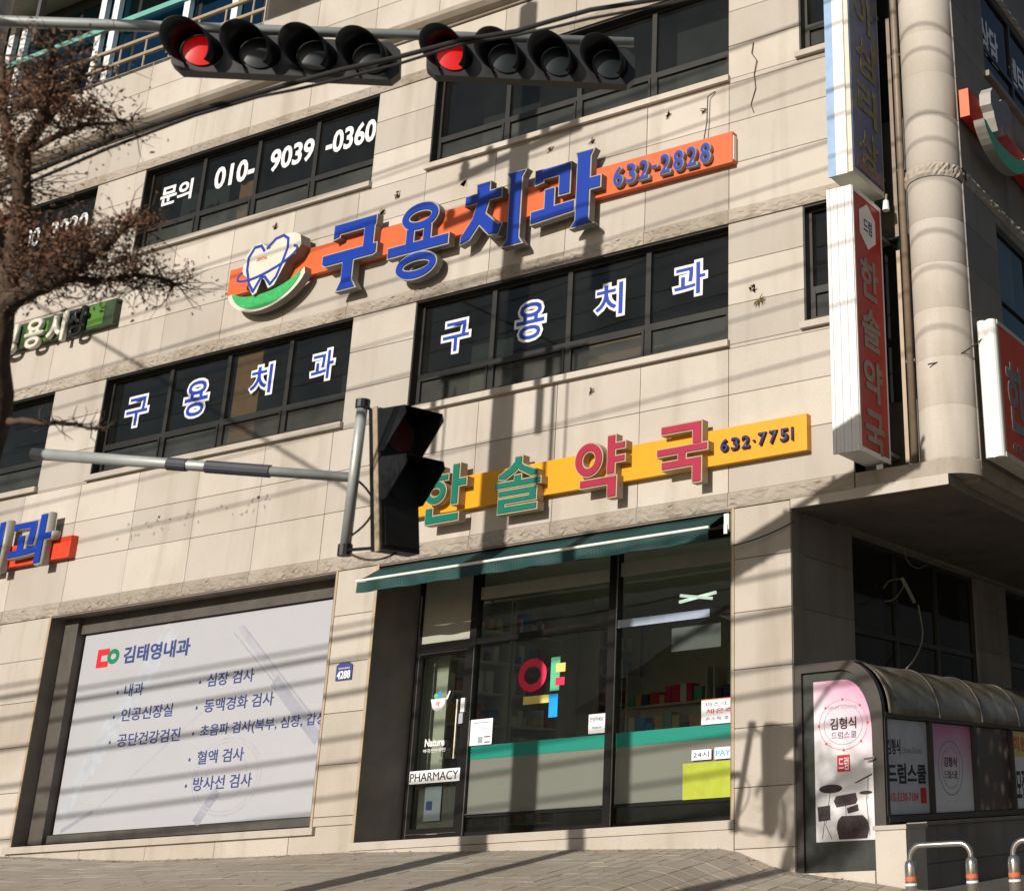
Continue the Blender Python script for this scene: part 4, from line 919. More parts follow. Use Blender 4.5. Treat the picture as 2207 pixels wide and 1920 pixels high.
# things inside the pharmacy
xs_ = thing('white_cross_lamp', 'white X-shaped ceiling lamp seen through the upper right pane', 'lamp', (-8.6, 1.0, 2.52))
b = MB(); b.obox((-8.6, 1.05, 2.53), (1, 0, .12), (0, 1, 0), (-.12, 0, 1), .25, .012, .016); b.obox((-8.6, 1.02, 2.53), (1, 0, -.18), (0, 1, 0), (.18, 0, 1), .22, .012, .016); b.build('tube', mat('lit_lamp_tube', (.8, .85, .8), .5, emit=(.80, .92, .80), es=1.2), xs_)
def shelf(x0, x1, y, n=5, label='', d=.35, z1=2.2):
    r = thing('medicine_shelf', label, 'shelf', ((x0 + x1) / 2, y, .085), 'medicine shelves inside the pharmacy')
    b = MB(); b.box(x0, x0 + .03, y, y + d, .085, z1); b.box(x1 - .03, x1, y, y + d, .085, z1); b.box(x0 + .03, x1 - .03, y + d - .02, y + d, .085, z1); b.build('upright', M['shopwall'], r)
    b = MB()
    for k in range(n): z = .2 + k * (z1 - .3) / n; MB().box(x0 + .031, x1 - .031, y + .01, y + d - .021, z, z + .025).build('shelf_board', M['blind_cream'], r)
    cols = [M['white'], M['cyan'], M['pinkred'], M['lgreen'], M['blind_brown'], M['lyellow'], M['print_navy']]
    for k in range(n):
        z = .226 + k * (z1 - .3) / n; x = x0 + .05
        while x < x1 - .16:
            w = random.uniform(.06, .15); h = random.uniform(.10, .27); b.box(x, x + w, y + .02, y + .22, z, z + h, random.randrange(7)); x += w + random.uniform(.004, .05)
    b.build('medicine_box', cols, r, 'stuff')
shelf(-12.1, -10.7, 4.5, 5, 'shelf of medicine boxes at the back left of the pharmacy'); shelf(-10.6, -9.2, 4.5, 5, 'shelf of medicine boxes at the back right of the pharmacy')
def wallshelf(y0, y1, label, n=7, z1=3.0):
    r = thing('medicine_shelf', label, 'shelf', (-12.3, (y0 + y1) / 2, .085), 'medicine shelves inside the pharmacy'); x0, x1 = -12.49, -12.14
    MB().box(x0, x1, y0, y0 + .03, .085, z1).box(x0, x1, y1 - .03, y1, .085, z1).build('upright', M['blind_cream'], r)
    b = MB(); cols = [M['offwhite'], M['boxblue'], M['boxred'], M['boxgreen'], M['blind_brown'], M['boxyellow'], M['offwhite']]
    for k in range(n):
        z = .2 + k * (z1 - .25) / n; MB().box(x0, x1, y0 + .031, y1 - .031, z, z + .02).build('shelf_board', M['blind_cream'], r)
        y = y0 + .05
        while y < y1 - .2:
            w = random.uniform(.05, .16); h = random.uniform(.10, .28); b.box(x0 + .06, x1 - random.uniform(.01, .10), y, y + w, z + .021, z + .021 + h, random.randrange(7)); y += w + random.choice((.004, .006, .05))
    b.build('medicine_box', cols, r, 'stuff')
for nm, c in (('boxblue', (.05, .18, .42)), ('boxred', (.42, .05, .06)), ('boxgreen', (.10, .32, .16)), ('boxyellow', (.55, .45, .15))): M[nm] = mat('carton_' + nm[3:], c, .6)
wallshelf(.95, 2.05, 'tall shelf of medicine boxes along the left wall, nearest the glass'); wallshelf(2.1, 3.1, 'tall shelf of medicine boxes in the middle of the left wall'); wallshelf(3.9, 4.9, 'tall shelf of medicine boxes at the far end of the left wall')
ct = thing('shop_counter', 'low pale counter behind the frosted glass', 'counter', (-9.5, 2.2, .085)); MB().box(-11.0, -8.2, 2.2, 2.7, .085, .95).build('body', M['shopwall'], ct); MB().box(-11.03, -8.17, 2.17, 2.73, .95, .99).build('top', M['blind_cream'], ct)

# ------------------------------------------------------------------ basement entrance booth
bo = thing('basement_entrance', 'dark curved-roof basement entrance with drum poster door beside the stone pier', 'entrance', (-6.3, .3, -.5))
BX0, BX1, BY0, BY1 = -6.765, -5.80, .05, 6.0
def arcp(r0, zc, z1, n=10):  # quarter round from (BX1, zc) up to (BX1-r0, z1)
    return [(BX1 - r0 + r0 * math.cos(a), zc + (z1 - zc) * math.sin(a)) for a in [math.pi / 2 * k / n for k in range(n + 1)]]
outer = [(BX0, -.43), (BX1, -.43)] + arcp(.42, .98, 1.515) + [(BX0, 1.515)]
inner = [(BX0 + .075, -.43), (BX1 - .115, -.43)] + [(u - .115, v - .085) for u, v in arcp(.34, .98, 1.515)] + [(BX0 + .075, 1.43)]
fb = lambda y: (lambda u, v, w: (u, y - w, v))
def loop_frame(b, A, B, y, d):
    n = len(A); k = len(b.v)
    for w in (0, d):
        for P_ in (A, B):
            for (u, v) in P_: b.v.append((u, y - w, v))
    for i in range(n - 1) if True else []:
        i2 = i + 1
        b.f.append((k + 2 * n + i, k + 2 * n + i2, k + 3 * n + i2, k + 3 * n + i)); b.mi.append(0)
        b.f.append((k + i, k + i2, k + 2 * n + i2, k + 2 * n + i)); b.mi.append(0)
        b.f.append((k + n + i2, k + n + i, k + 3 * n + i, k + 3 * n + i2)); b.mi.append(0)
A = outer[1:] + [outer[0]]; Bn = inner[1:] + [inner[0]]
b = MB(); loop_frame(b, A, Bn, BY0 + .06, .08); b.box(BX0, BX1, BY0 - .04, BY0 + .12, -.52, -.43); b.build('door_frame', M['bframe'], bo)
b = MB(); b.prism([(u, v) for u, v in inner], fb(BY0 + .05), 0, .03); dr = b.build('door', mat('dark_green_grey_door', (.045, .05, .043), .4, .2, .2), bo)
pst = [(-6.57, -.165), (-5.935, -.165)] + [(u - .135, v - .165) for u, v in arcp(.30, 1.0, 1.50)] + [(-6.57, 1.335)]
b = MB(); b.prism(pst, fb(BY0 + .0195), 0, .006); b.build('poster', M['pinkgrad'], dr)
FP = fb(BY0 + .013)
for r, t in ((.27, .008), (.215, .006)):
    b = MB(); ringmesh(b, -6.245, .905, r, r * .89, t, FP, .0005, .002); b.build('poster_ring', M['print_grey'] if r < .25 else mat('pink_line', (.62, .30, .36), .6), dr)
b = MB()
for k in range(8): a = math.pi / 4 * k; b.prism(ell(-6.245 + .27 * math.cos(a), .905 + .24 * math.sin(a), .013, .013, 8), FP, .002, .003)
b.build('poster_dot', M['pinkred'], dr)
text('lettering', 'DRUM SCHOOL', FP, -6.41, -6.08, 1.055, 1.085, .001, .003, M['print_grey'], dr)
text('lettering', '김형식', FP, -6.39, -6.10, .86, .975, .0005, .003, M['black'], dr, bold=.02); text('lettering', '드럼스쿨', FP, -6.38, -6.10, .775, .84, .0005, .003, M['print_navy'], dr, bold=.0)
b = MB(); b.box(-6.32, -6.18, BY0 + .0095, BY0 + .0125, .465, .62); b.build('poster_stamp', M['red'], dr)
text('lettering', '드럼', FP, -6.305, -6.195, .48, .60, .0038, .005, M['white'], dr, bold=.02)
b = MB(); b.prism(ell(-6.40, .315, .128, .04), FP, .0005, .002); b.prism([(-6.14, .355), (-5.94, .435), (-5.95, .415), (-6.12, .35)], FP, .0005, .002); b.prism(ell(-6.02, .26, .07, .017), FP, .0005, .002)
b.prism([(-6.37, .20), (-6.34, .245), (-6.13, .265), (-6.11, .20), (-6.13, .165), (-6.34, .14)], FP, .0005, .002); b.prism([(-6.23, .13), (-6.11, .16), (-6.10, .10), (-6.22, .08)], FP, .0022, .003)
b.prism([(-6.55, .155), (-6.41, .165), (-6.41, .03), (-6.54, .02)], FP, .0005, .002); b.prism([(-6.345, -.05 + .0), (-6.33, .02), (-6.29, .06), (-6.06, .06), (-6.01, .01), (-5.995, -.07), (-6.02, -.15), (-6.32, -.15)], FP, .0005, .002)
for (p, q) in (((-6.40, .31), (-6.46, .0)), ((-6.46, .12), (-6.50, -.13)), ((-6.02, .26), (-5.99, -.12)), ((-5.99, .40), (-6.0, .20)), ((-6.24, .15), (-6.24, .0)), ((-6.47, .0), (-6.40, -.14))):
    stroke(b, [p, q], .006, FP, .0005, .0012)
b.build('drum_kit_print', mat('dark_drum_print', (.05, .03, .035), .6, noise=.6, scale=40), dr)
MB().tube([(-5.99, BY0 - .05, .565), (-5.88, BY0 - .05, .57)], .012, 8).box(-5.91, -5.89, BY0 - .05, BY0 + .02, .555, .58).build('handle', M['steel'], dr)
# canopy roof and glazed side
b = MB(); ap = arcp(.42, .98, 1.515, 12) + [(BX0, 1.50)]; n = len(ap)
for yy in [BY0 + .13 + 5.8 * k / 24 for k in range(25)]:
    for (u, v) in ap: b.v.append((u + .01, yy, v + .0 + .006 * math.sin(yy * 7)))
for j in range(24):
    for i in range(n - 1): b.f.append((j * n + i, (j + 1) * n + i, (j + 1) * n + i + 1, j * n + i + 1)); b.mi.append(0)
o = b.build('canopy', M['poly'], bo, smooth=True); o.modifiers.new('s', 'SOLIDIFY').thickness = .008
for k in range(5):
    yy = BY0 + .13 + 1.22 * k; b = MB(); b.tube([(u + .022, yy, v + .006) for u, v in ap], .012, 6); b.build('canopy_rib', M['bframe'], bo)
b = MB(); b.box(BX1 - .05, BX1 + .005, .10, 6, .945, .99); b.box(BX1 - .05, BX1 + .005, .10, 6, -.02, .035)
for y in (.10, 1.19, 2.40, 3.60, 4.8): b.box(BX1 - .05, BX1 + .005, y - .03, y + .03, .036, .944)
b.build('side_frame', M['bframe'], bo)
MB().box(BX1 - .06, BX1 - .05, .1, 6, -.05, .98).build('side_panel', M['bframe'], bo)
SP = side(0, 0, BX1 - .05)
pnl = MB().box(BX1 - .045, BX1 - .04, .135, 1.155, .045, .935).build('poster', mat('pale_grey_poster', (.55, .57, .60), .4), bo)
S2 = side(0, 0, BX1 - .04)
text('lettering', '김형식', S2, .18, .50, .60, .75, .0005, .003, M['black'], pnl, bold=.02); text('lettering', 'Drum School', S2, .55, 1.02, .62, .68, .0005, .003, M['print_grey'], pnl)
text('lettering', '드럼스쿨', S2, .17, 1.10, .33, .52, .0005, .003, M['black'], pnl, bold=.03); text('lettering', '010-3330-7104', S2, .17, .88, .165, .245, .0005, .003, M['red'], pnl)
MB().box(BX1 - .039, BX1 - .037, .94, 1.08, .14, .29).build('poster_stamp', M['red'], pnl)
p2 = MB().box(BX1 - .045, BX1 - .04, 1.225, 2.365, .045, .935).build('poster', M['pinkgrad'], bo)
b = MB(); ringmesh(b, 1.76, .49, .34, .28, .012, S2, .0005, .002); ringmesh(b, 1.76, .49, .25, .21, .006, S2, .0005, .002); b.build('poster_ring', M['print_grey'], p2)
text('lettering', '김형식', S2, 1.58, 1.93, .50, .60, .0005, .003, M['black'], p2, bold=.02); text('lettering', '드럼스쿨', S2, 1.58, 1.93, .38, .46, .0005, .003, M['black'], p2)
MB().box(BX1 - .045, BX1 - .04, 2.435, 3.565, .045, .935).build('poster', M['photo'], bo)
p4 = MB().box(BX1 - .045, BX1 - .04, 3.635, 4.765, .045, .935).build('poster', M['offwhite'], bo)
MB().box(BX1 - .039, BX1 - .037, 3.635, 4.765, .64, .935).build('poster_band', M['lyellow'], p4)
text('lettering', '회원', side(0, 0, BX1 - .037), 3.70, 4.2, .70, .88, .0005, .003, M['orange'], p4, bold=.03); text('lettering', '모집', S2, 3.75, 4.1, .12, .50, .0005, .003, M['black'], p4, bold=.02)
# stone base of the booth
b = MB(); b.box(-5.905, -5.585, -.0, .45, -1.0, -.085); b.build('base_pier', M['stone'], bo)
b = MB(); b.box(-5.92, -5.57, -.02, .47, -.085, -.045); b.build('pier_cap', M['stone'], bo)
for k in range(5): slab('base_panel', -5.64, -5.60, .455 + k * 1.1, .455 + k * 1.1 + 1.094, -.95, -.42, M['sidestone'], bo); slab('base_panel', -5.64, -5.60, .455 + k * 1.1, .455 + k * 1.1 + 1.094, -.414, -.07, M['sidestone'], bo)
MB().box(-5.84, -5.60 - .04, .45, 6, -1, -.07).build('base_core', M['mortar'], bo); MB().box(-5.86, -5.575, .47, 6, -.068, -.035).build('base_cap', M['sidestone'], bo)
MB().box(-6.76, -5.906, -.03, .10, -.75, -.435).build('threshold', M['stone_low'], bo)

lit = MB(); r8 = random.Random(8)
for k in range(420):
    x = r8.uniform(-18.5, -6.0); y = -abs(r8.gauss(0, .10)) - .04 if k % 3 else r8.uniform(-2.0, -.1); z = gh(x, y) + .006; a = r8.uniform(0, 6.28); q = r8.uniform(.006, .022)
    lit.add([(x + q * math.cos(a + t) * r8.uniform(.6, 1.2), y + q * math.sin(a + t), z + r8.uniform(0, .008)) for t in (0, 1.6, 3.1, 4.6)], [(0, 1, 2, 3)])
o = lit.build('ground_litter', M['leaf'], None, 'stuff'); o['label'] = 'dry leaf bits and grit scattered along the wall base'
# loose white cables on the dark side wall
def curl(pts, r, label):
    out = []
    P_ = [Vector(p) for p in pts]
    for i in range(len(P_) - 1):
        p0 = P_[max(i - 1, 0)]; p1 = P_[i]; p2 = P_[i + 1]; p3 = P_[min(i + 2, len(P_) - 1)]
        for k in range(6):
            t = k / 6; out.append(.5 * ((2 * p1) + (-p0 + p2) * t + (2 * p0 - 5 * p1 + 4 * p2 - p3) * t * t + (-p0 + 3 * p1 - 3 * p2 + p3) * t ** 3))
    out.append(P_[-1]); return tag(MB().tube(out, r, 6).build('loose_cable', M['dimcable']), label, 'cable')
X_ = -6.66
curl([(X_, 1.98, 2.534), (X_, 2.159, 2.64), (X_, 2.469, 2.699), (X_, 2.528, 2.623), (X_, 2.36, 2.49), (X_, 2.18, 2.413), (X_, 2.008, 2.384)], .007, 'pale looped cable end hanging in front of the dark side window')
curl([(X_, 2.494, 2.721), (X_ + .02, 2.594, 2.612), (X_, 2.828, 2.471)], .024, 'thick pale cable plug beside the looped cable')
curl([(X_, 2.60, 3.10), (X_, 2.635, 2.997), (X_, 2.763, 2.92), (X_, 2.994, 2.905), (X_, 3.241, 2.979), (X_, 3.45, 3.088)], .006, 'thin pale cable loop under the soffit')
curl([(X_, 2.95, 2.45), (X_, 3.012, 2.264), (X_, 3.043, 2.135), (X_, 2.978, 1.979), (X_, 2.773, 1.796), (X_, 2.467, 1.628)], .010, 'pale cable drooping below the dark side window')

# ------------------------------------------------------------------ bollards
def bollard(x, y, ang, label):
    g = gh(x, y); r = thing('steel_bollard', label, 'bollard', (x, y, g), 'stainless U bollards on the side street')
    c, s = math.cos(ang), math.sin(ang); W = .27; zt = -.215
    pts = []
    for k in range(9): a = math.pi - math.pi / 2 * k / 8; pts.append((-W + .10 + .10 * math.cos(a), zt - .10 + .10 * math.sin(a)))
    pts = [(-W, g)] + pts + [(-p[0], p[1]) for p in pts[::-1]] + [(W, g)]
    MB().tube([(x + u * c, y + u * s, z) for u, z in pts], .024, 12).build('hoop', M['steel'], r, smooth=True)
    for sg in (-1, 1):
        px, py = x + sg * W * c, y + sg * W * s
        MB().tube([(px, py, g), (px, py, -.38), (px, py, -.345), (px, py, -.32)], [.05, .05, .044, .02], 14).build('sleeve', M['steel'], r, smooth=True)
        MB().tube([(px, py, -.49), (px, py, -.46)], 0.0512, 14, caps=False).build('band', M['orange'], r)
        MB().tube([(px, py, -.53), (px, py, -.512)], 0.0512, 14, caps=False).build('band', M['white'], r)
bollard(-4.83, -.95, .12, 'stainless steel U-shaped bollard with orange bands, in front of the booth base')
bollard(-3.90, -.92, .12, 'stainless steel U-shaped bollard cut off by the right edge')

# ------------------------------------------------------------------ traffic signals
Z = Vector((0, 0, 1)); armA = Vector((-8.52, -7.48, 5.31)); armB = Vector((-5.30, -4.90, 5.62)); armd = (armB - armA).normalized()
mast = thing('signal_mast', 'grey steel mast arm carrying the two horizontal traffic signals', 'mast', (-9.45, -8.22, -1.4))
MB().tube([armA - armd * 1.22, armA, armB], [.055, .04, .036], 14).build('arm', M['galv'], mast, smooth=True)
MB().tube([(-9.45, -8.25, -1.5), (-9.45, -8.25, 6.4)], [.14, .10], 18).build('pole', M['galv'], mast, smooth=True)
def signal(P0, P1, label, tilt=0):
    P0 = Vector(P0); P1 = Vector(P1); u = (P1 - P0).normalized(); L = (P1 - P0).length
    n = Vector((u.y, -u.x, 0)).normalized(); n = (n - Z * .05).normalized(); v = n.cross(u) * -1
    if v.z < 0: v = -v
    c = (P0 + P1) / 2; r = thing('traffic_signal', label, 'traffic signal', tuple(c), 'horizontal four-lamp traffic signals on the mast arm')
    H = .15
    # body with rounded ends
    poly = [(-L / 2 + .06, -H), (L / 2 - .06, -H), (L / 2, -H + .06), (L / 2, H - .06), (L / 2 - .06, H), (-L / 2 + .06, H), (-L / 2, H - .06), (-L / 2, -H + .06)]
    fr = lambda a, d, w: tuple(c + u * a + v * d + n * w)
    MB().prism(poly, fr, -.05, .05).build('housing', M['black'], r)
    vd = (n + Vector((-.42, -.22, .02))).normalized()
    pit = L / 4; R_ = .134
    for k in range(4):
        cc = c + u * (-L / 2 + pit * (k + .5))
        b = MB(); m_ = M['red_lens'] if k == 0 else M['dark_lens']; nn = 24
        b.v.append(tuple(cc + n * .085))
        for i in range(nn): a = 2 * math.pi * i / nn; b.v.append(tuple(cc + n * .064 + (u * math.cos(a) + v * math.sin(a)) * (R_ - .022)))
        for i in range(nn): b.f.append((0, 1 + i, 1 + (i + 1) % nn)); b.mi.append(0)
        b.build('lens', m_, r, smooth=True)
        b = MB(); nn = 30; a0, a1 = math.radians(-52), math.radians(232)
        for (w, rr) in ((.055, R_), (1, R_ + .012)):
            for i in range(nn + 1):
                a = a0 + (a1 - a0) * i / nn; up = .5 + .5 * math.sin(a); ln = .08 + .15 * up ** .8
                off = n * w if w < .5 else n * .055 + vd * ln
                b.v.append(tuple(cc + off + (u * math.cos(a) + v * math.sin(a)) * rr))
        for i in range(nn): b.f.append((i, i + 1, nn + 2 + i, nn + 1 + i)); b.mi.append(0)
        o = b.build('visor', M['visor'], r, smooth=True); o.modifiers.new('s', 'SOLIDIFY').thickness = .005
    for t in (-.30, .30):
        a_ = c + u * L * t - n * .05; MB().tube([a_, a_ - n * .06 + Z * .10, a_ - n * .06 + Z * .18], .018, 8).build('bracket', M['galv'], r)
    return r
signal((-7.735, -6.79, 5.205), (-6.61, -5.87, 5.285), 'left four-lamp horizontal traffic signal showing red')
signal((-6.46, -5.775, 5.34), (-5.32, -4.85, 5.41), 'right four-lamp horizontal traffic signal showing red, dark cable in front')

# pedestrian signal
pt, pb = Vector((-7.31, -5.25, 3.01)), Vector((-7.51, -5.09, 2.00))
br = thing('signal_bracket', 'pale grey tube arm with an upright tube holding the pedestrian signal', 'bracket', tuple(pb))
MB().tube([pt, pb], .037, 16).build('upright_tube', M['galv'], br, smooth=True)
jn = Vector((-7.455, -5.14, 2.51)); ae = Vector((-8.58, -6.71, 2.52)); ae = Vector((0, -12, 0)) + Vector((-.825, .51, .242)) * 11.4
MB().tube([ae, jn], [.042, .036], 16).build('arm', M['galv'], br, smooth=True)
MB().tube([jn + (ae - jn) * .12, jn + (ae - jn) * .12 + Vector((0, 0, .001))], .04, 4).build('strap', M['black'], br)
for t in (.26, .52): MB().tube([jn + (ae - jn) * t, jn + (ae - jn) * (t + (.20 if t < .3 else .06))], .047, 12).build('strap', mat('worn_dark_wrap', (.05, .055, .07), .6), br)
MB().tube([pt - Z * .03, pt + Z * .03], .05, 12).build('cap', M['black'], br); MB().tube([pb - Z * .04, pb + Z * .04], .05, 12).build('cap', M['black'], br)
ped = thing('pedestrian_signal', 'black two-lamp pedestrian signal with deep hoods hanging beside the grey tube', 'pedestrian signal', (-7.0, -5.1, 1.95))
n = Vector((.99, -.16, 0)).normalized(); w_ = Vector((.16, .99, 0)).normalized()
tilt = (pt - pb).normalized(); v = (tilt - n * tilt.dot(n)).normalized()
c0 = Vector((0, -12, 0)) + Vector((-.695, .677, .2385)).normalized() * 10.2
HH = .50; fr = lambda a, d, q: tuple(c0 + w_ * a + v * d + n * q)
MB().prism([(-.15, -HH), (.15, -HH), (.15, HH), (-.15, HH)], fr, -.08, .05).build('housing', M['black'], ped)
MB().prism([(-.162, -HH - .01), (-.152, -HH - .01), (-.152, HH + .01), (-.162, HH + .01)], fr, -.02, .03).build('edge_trim', M['tanside'], ped)
for k, (zc, m_) in enumerate(((.335, 'dull_red'), (-.01, 'dark_lens'))):
    MB().prism(ell(0, zc, .12, .13, 24), fr, .04, .058).build('lens', M[m_], ped)
    b = MB(); S = .152; Lh = .33
    top = [(-S, zc + S), (S, zc + S)]
    vs = [fr(-S, zc + S, .03), fr(S, zc + S, .03), fr(S, zc + S - .03, Lh), fr(-S, zc + S - .03, Lh), fr(-S, zc - S, .03), fr(S, zc - S, .03), fr(S, zc - S, .09), fr(-S, zc - S, .09), fr(-S, zc + S * .45, Lh + .01), fr(S, zc + S * .45, Lh + .01)]
    b.add(vs, [(0, 1, 2, 3), (0, 3, 8, 7, 4), (1, 5, 6, 9, 2)])
    o = b.build('hood', M['visor'], ped); o.modifiers.new('s', 'SOLIDIFY').thickness = .006
MB().prism([(-.13, -.47), (.13, -.47), (.13, -.20), (-.13, -.20)], fr, .05, .062).build('countdown_panel', mat('countdown_panel', (.02, .018, .017), .3), ped)
MB().tube([pt, Vector(fr(-.14, HH - .02, -.03))], .012, 6).build('hanger', M['black'], ped); MB().tube([pb, Vector(fr(-.14, -HH + .02, -.03))], .012, 6).build('hanger', M['black'], ped)
def drop(p, q, sag, k=10, horiz=None):
    p = Vector(p); q = Vector(q); out = []
    for i in range(k + 1): t = i / k; m_ = p.lerp(q, t) - Z * sag * 4 * t * (1 - t); out.append(m_ + (horiz * 4 * t * (1 - t) if horiz else Vector((0, 0, 0))))
    return out
MB().tube(drop(jn + Vector((.04, 0, -.02)), pb + Vector((.05, 0, .10)), 0, 12, Vector((.10, .08, 0))), .008, 6).build('wire', M['cable'], ped)
MB().tube(drop(pb, Vector(fr(0, -HH, 0)), .06), .008, 6).build('wire', M['cable'], ped)

# ------------------------------------------------------------------ utility pole and overhead cables
up = thing('utility_pole', 'tall concrete utility pole with crossarms standing left of the view', 'utility pole', (-10.45, -6.4, -.7))
UX, UY = -10.78, -6.4
MB().tube([(UX, UY, -1.2), (UX, UY, 13.1)], [.21, .15], 20).build('shaft', M['concrete'], up, smooth=True)
MB().tube([(UX, UY, 13.1), (UX, UY, 14.4)], .035, 8).build('top_rod', M['galv'], up)
for z, L_ in ((10.95, 1.0), (10.2, 1.1)):
    MB().obox((UX, UY - .2, z), (1, 0, .12), (0, 1, 0), (-.12, 0, 1), L_, .045, .05).build('crossarm', M['galv'], up)
    for t in (-.9, -.45, .45, .9): MB().tube([(UX + t * L_, UY - .2, z + t * .12 + .04), (UX + t * L_, UY - .2, z + t * .12 + .12), (UX + t * L_, UY - .2, z + t * .12 + .2)], [.05, .085, .05], 8).build('insulator', M['rug'], up)
MB().tube([(UX + 1.25, UY - .2, 8.9), (UX + 1.25, UY - .2, 9.5)], .14, 14).build('junction_case', M['galv'], up); MB().obox((UX + .6, UY - .2, 9.2), (1, 0, 0), (0, 1, 0), (0, 0, 1), .65, .03, .03).build('case_arm', M['galv'], up)
for k, (dx, z0, z1, w) in enumerate(((-1.05, 7.0, 8.0, .05), (-.9, 6.4, 7.9, .015), (.55, 7.0, 8.2, .06), (.75, 6.2, 8.1, .03), (.95, 6.6, 8.0, .015))): MB().tube([(UX + dx, UY, z0), (UX + dx, UY, z1)], w, 8).build('cable_closure', M['cable'], up)
MB().obox((UX, UY, 8.05), (1, 0, 0), (0, 1, 0), (0, 0, 1), 1.15, .03, .03).build('case_arm', M['galv'], up)
cabs = [(-7.6, 12.6, 12.2, 0.0159), (-7.65, 12.3, 12.3, 0.011), (-7.7, 12.0, 11.7, 0.0147), (-7.8, 11.4, 11.5, 0.0134), (-7.9, 10.9, 10.6, 0.0172), (-8, 10.3, 10.4, 0.0134), (-8.1, 10.0, 9.9, 0.011), (-8.2, 9.7, 9.2, 0.0147), (-8.3, 9.0, 8.9, 0.0122), (-8.5, 8.35, 8.3, 0.0134), (-8.8, 6.5, 6.35, 0.0306), (-8.9, 6.15, 6.2, 0.0221), (-9.0, 5.75, 5.85, 0.0289), (-9.1, 5.35, 5.3, 0.0221), (-9.2, 4.95, 5.15, 0.0238), (-9.6, 6.85, 6.75, 0.0187), (-9.3, 4.6, 4.8, 0.0204)]
for k, (y, za, zb, r_) in enumerate(cabs):
    o = MB().tube(drop((-34, y - .4, za - 1.0 + .03 * k), (4, y + .3, zb + .5), .55, 24), r_, 6).build('overhead_cable', M['cable'])
    tag(o, 'black overhead cable strung along the street, shadowing the facade', 'cable', 'overhead street cables')
# the dark cable bundle that crosses the signals
bp = [(-9.5, -7.5, 4.75), (-7.06, -6.54, 4.72), (-6.62, -6.22, 4.84)]
CAM = Vector((0, -12, 0))
def T_(px, py, d):
    cc = cam.matrix_world.to_3x3() @ Vector(((px - 2024.4) / 2842.5, -(py - 701.0) / 2842.5, -1)); return CAM + cc.normalized() * d
ray = [((-.685, .537, .486)), ((-.66, .563, .494)), ((-.632, .588, .504)), ((-.598, .613, .516)), ((-.567, .640, .519)), ((-.527, .660, .535)), ((-.474, .687, .550)), ((-.35, .74, .58))]
pts = [T_(px, py, 9.0) for px, py in ((-60, 425), (83, 365), (240, 300), (420, 240), (560, 200), (640, 178), (737, 151), (853, 125), (996, 87), (1112, 68), (1190, 45), (1272, 22), (1450, -6), (1700, -60))]
tag(MB().tube([p for p in pts], .016, 8).build('signal_cable', M['cable']), 'thick black cable crossing in front of the right traffic signal', 'cable')
tag(MB().tube([p + Vector((0, 0, -.045 - .02 * math.sin(i * 1.3))) for i, p in enumerate(pts)], .010, 8).build('signal_cable', M['cable']), 'thinner black cable slung just below the thick signal cable', 'cable')
tag(MB().tube([(-20.3, -8.0, 11.40), (-12.2, -8.0, 6.80)], .024, 6).build('overhead_cable', M['cable']), 'sloping cable left of the view whose shadow crosses the left second-floor window', 'cable')
tag(MB().tube(drop((-7.42, -.10, 2.80), (-6.70, -.03, 2.98), .03), .008, 6).build('wall_wire', M['cable']), 'thin black wire sagging across the top of the stone pier', 'wire')

tag(MB().tube([(-7.18, -.012, 8.95), (-7.20, -.02, 8.80), (-7.13, -.02, 8.68), (-7.17, -.015, 8.5), (-7.15, -.015, 8.30), (-7.22, -.01, 8.1), (-7.18, -.01, 7.98)], .006, 6).build('wall_wire', M['brownwire']), 'short crooked black wire hanging on the stone right of the upper window', 'wire')
tag(MB().tube([(-7.72, -.012, 8.42), (-7.80, -.05, 8.35), (-7.81, -.05, 8.0), (-7.83, -.08, 7.76)], .007, 6).build('wall_wire', M['cable']), 'thin wire dropping from the window sill to the orange sign', 'wire')
wd = MB(); r5 = random.Random(5)
for k in range(16):
    p = Vector((-7.12, -.012, 5.56)); d = Vector((r5.uniform(-1, 1), r5.uniform(-.5, 0), r5.uniform(-1, .8))).normalized(); q = [p]
    for j in range(4): q.append(q[-1] + d * r5.uniform(.012, .03)); d = (d + Vector((r5.uniform(-.4, .4), 0, -.35))).normalized()
    wd.tube(q, [.008, .007, .006, .004, .002], 4)
tag(wd.build('wall_weed', mat('dry_weed', (.20, .16, .07), .9)), 'small dry weed growing from a stone joint left of the small window', 'weed')

# ------------------------------------------------------------------ street tree
tr = thing('street_tree', 'dark street tree with dry brown seed clusters at the left edge', 'tree', (-7.15, -7.9, -1.4))
def ray_pt(px, py, d):
    cc = cam.matrix_world.to_3x3() @ Vector(((px - 2024.4) / 2842.5, -(py - 701.0) / 2842.5, -1)); return CAM + cc.normalized() * d
rt = random.Random(3)
def limb(p, r, name='limb'):
    P_ = [Vector(q) for q in p]; out = []; rr = []
    for i in range(len(P_) - 1):
        p0 = P_[max(i - 1, 0)]; p1 = P_[i]; p2 = P_[i + 1]; p3 = P_[min(i + 2, len(P_) - 1)]
        for k in range(4):
            t = k / 4; out.append(.5 * ((2 * p1) + (-p0 + p2) * t + (2 * p0 - 5 * p1 + 4 * p2 - p3) * t * t + (-p0 + 3 * p1 - 3 * p2 + p3) * t ** 3) + Vector([rt.uniform(-.006, .006) for _ in range(3)])); rr.append(r[0] + (r[1] - r[0]) * (i + t) / (len(P_) - 1))
    out.append(P_[-1]); rr.append(r[1]); MB().tube(out, rr, 9).build(name, M['bark'], tr, smooth=True); return out
T = lambda *a: ray_pt(*a)
trunk = limb([(-7.6, -8.05, -1.6), (-7.35, -8.0, .6), T(-35, 980, 8.5), T(-12, 770, 8.5), T(12, 620, 8.5)], (.115, .06), 'trunk')
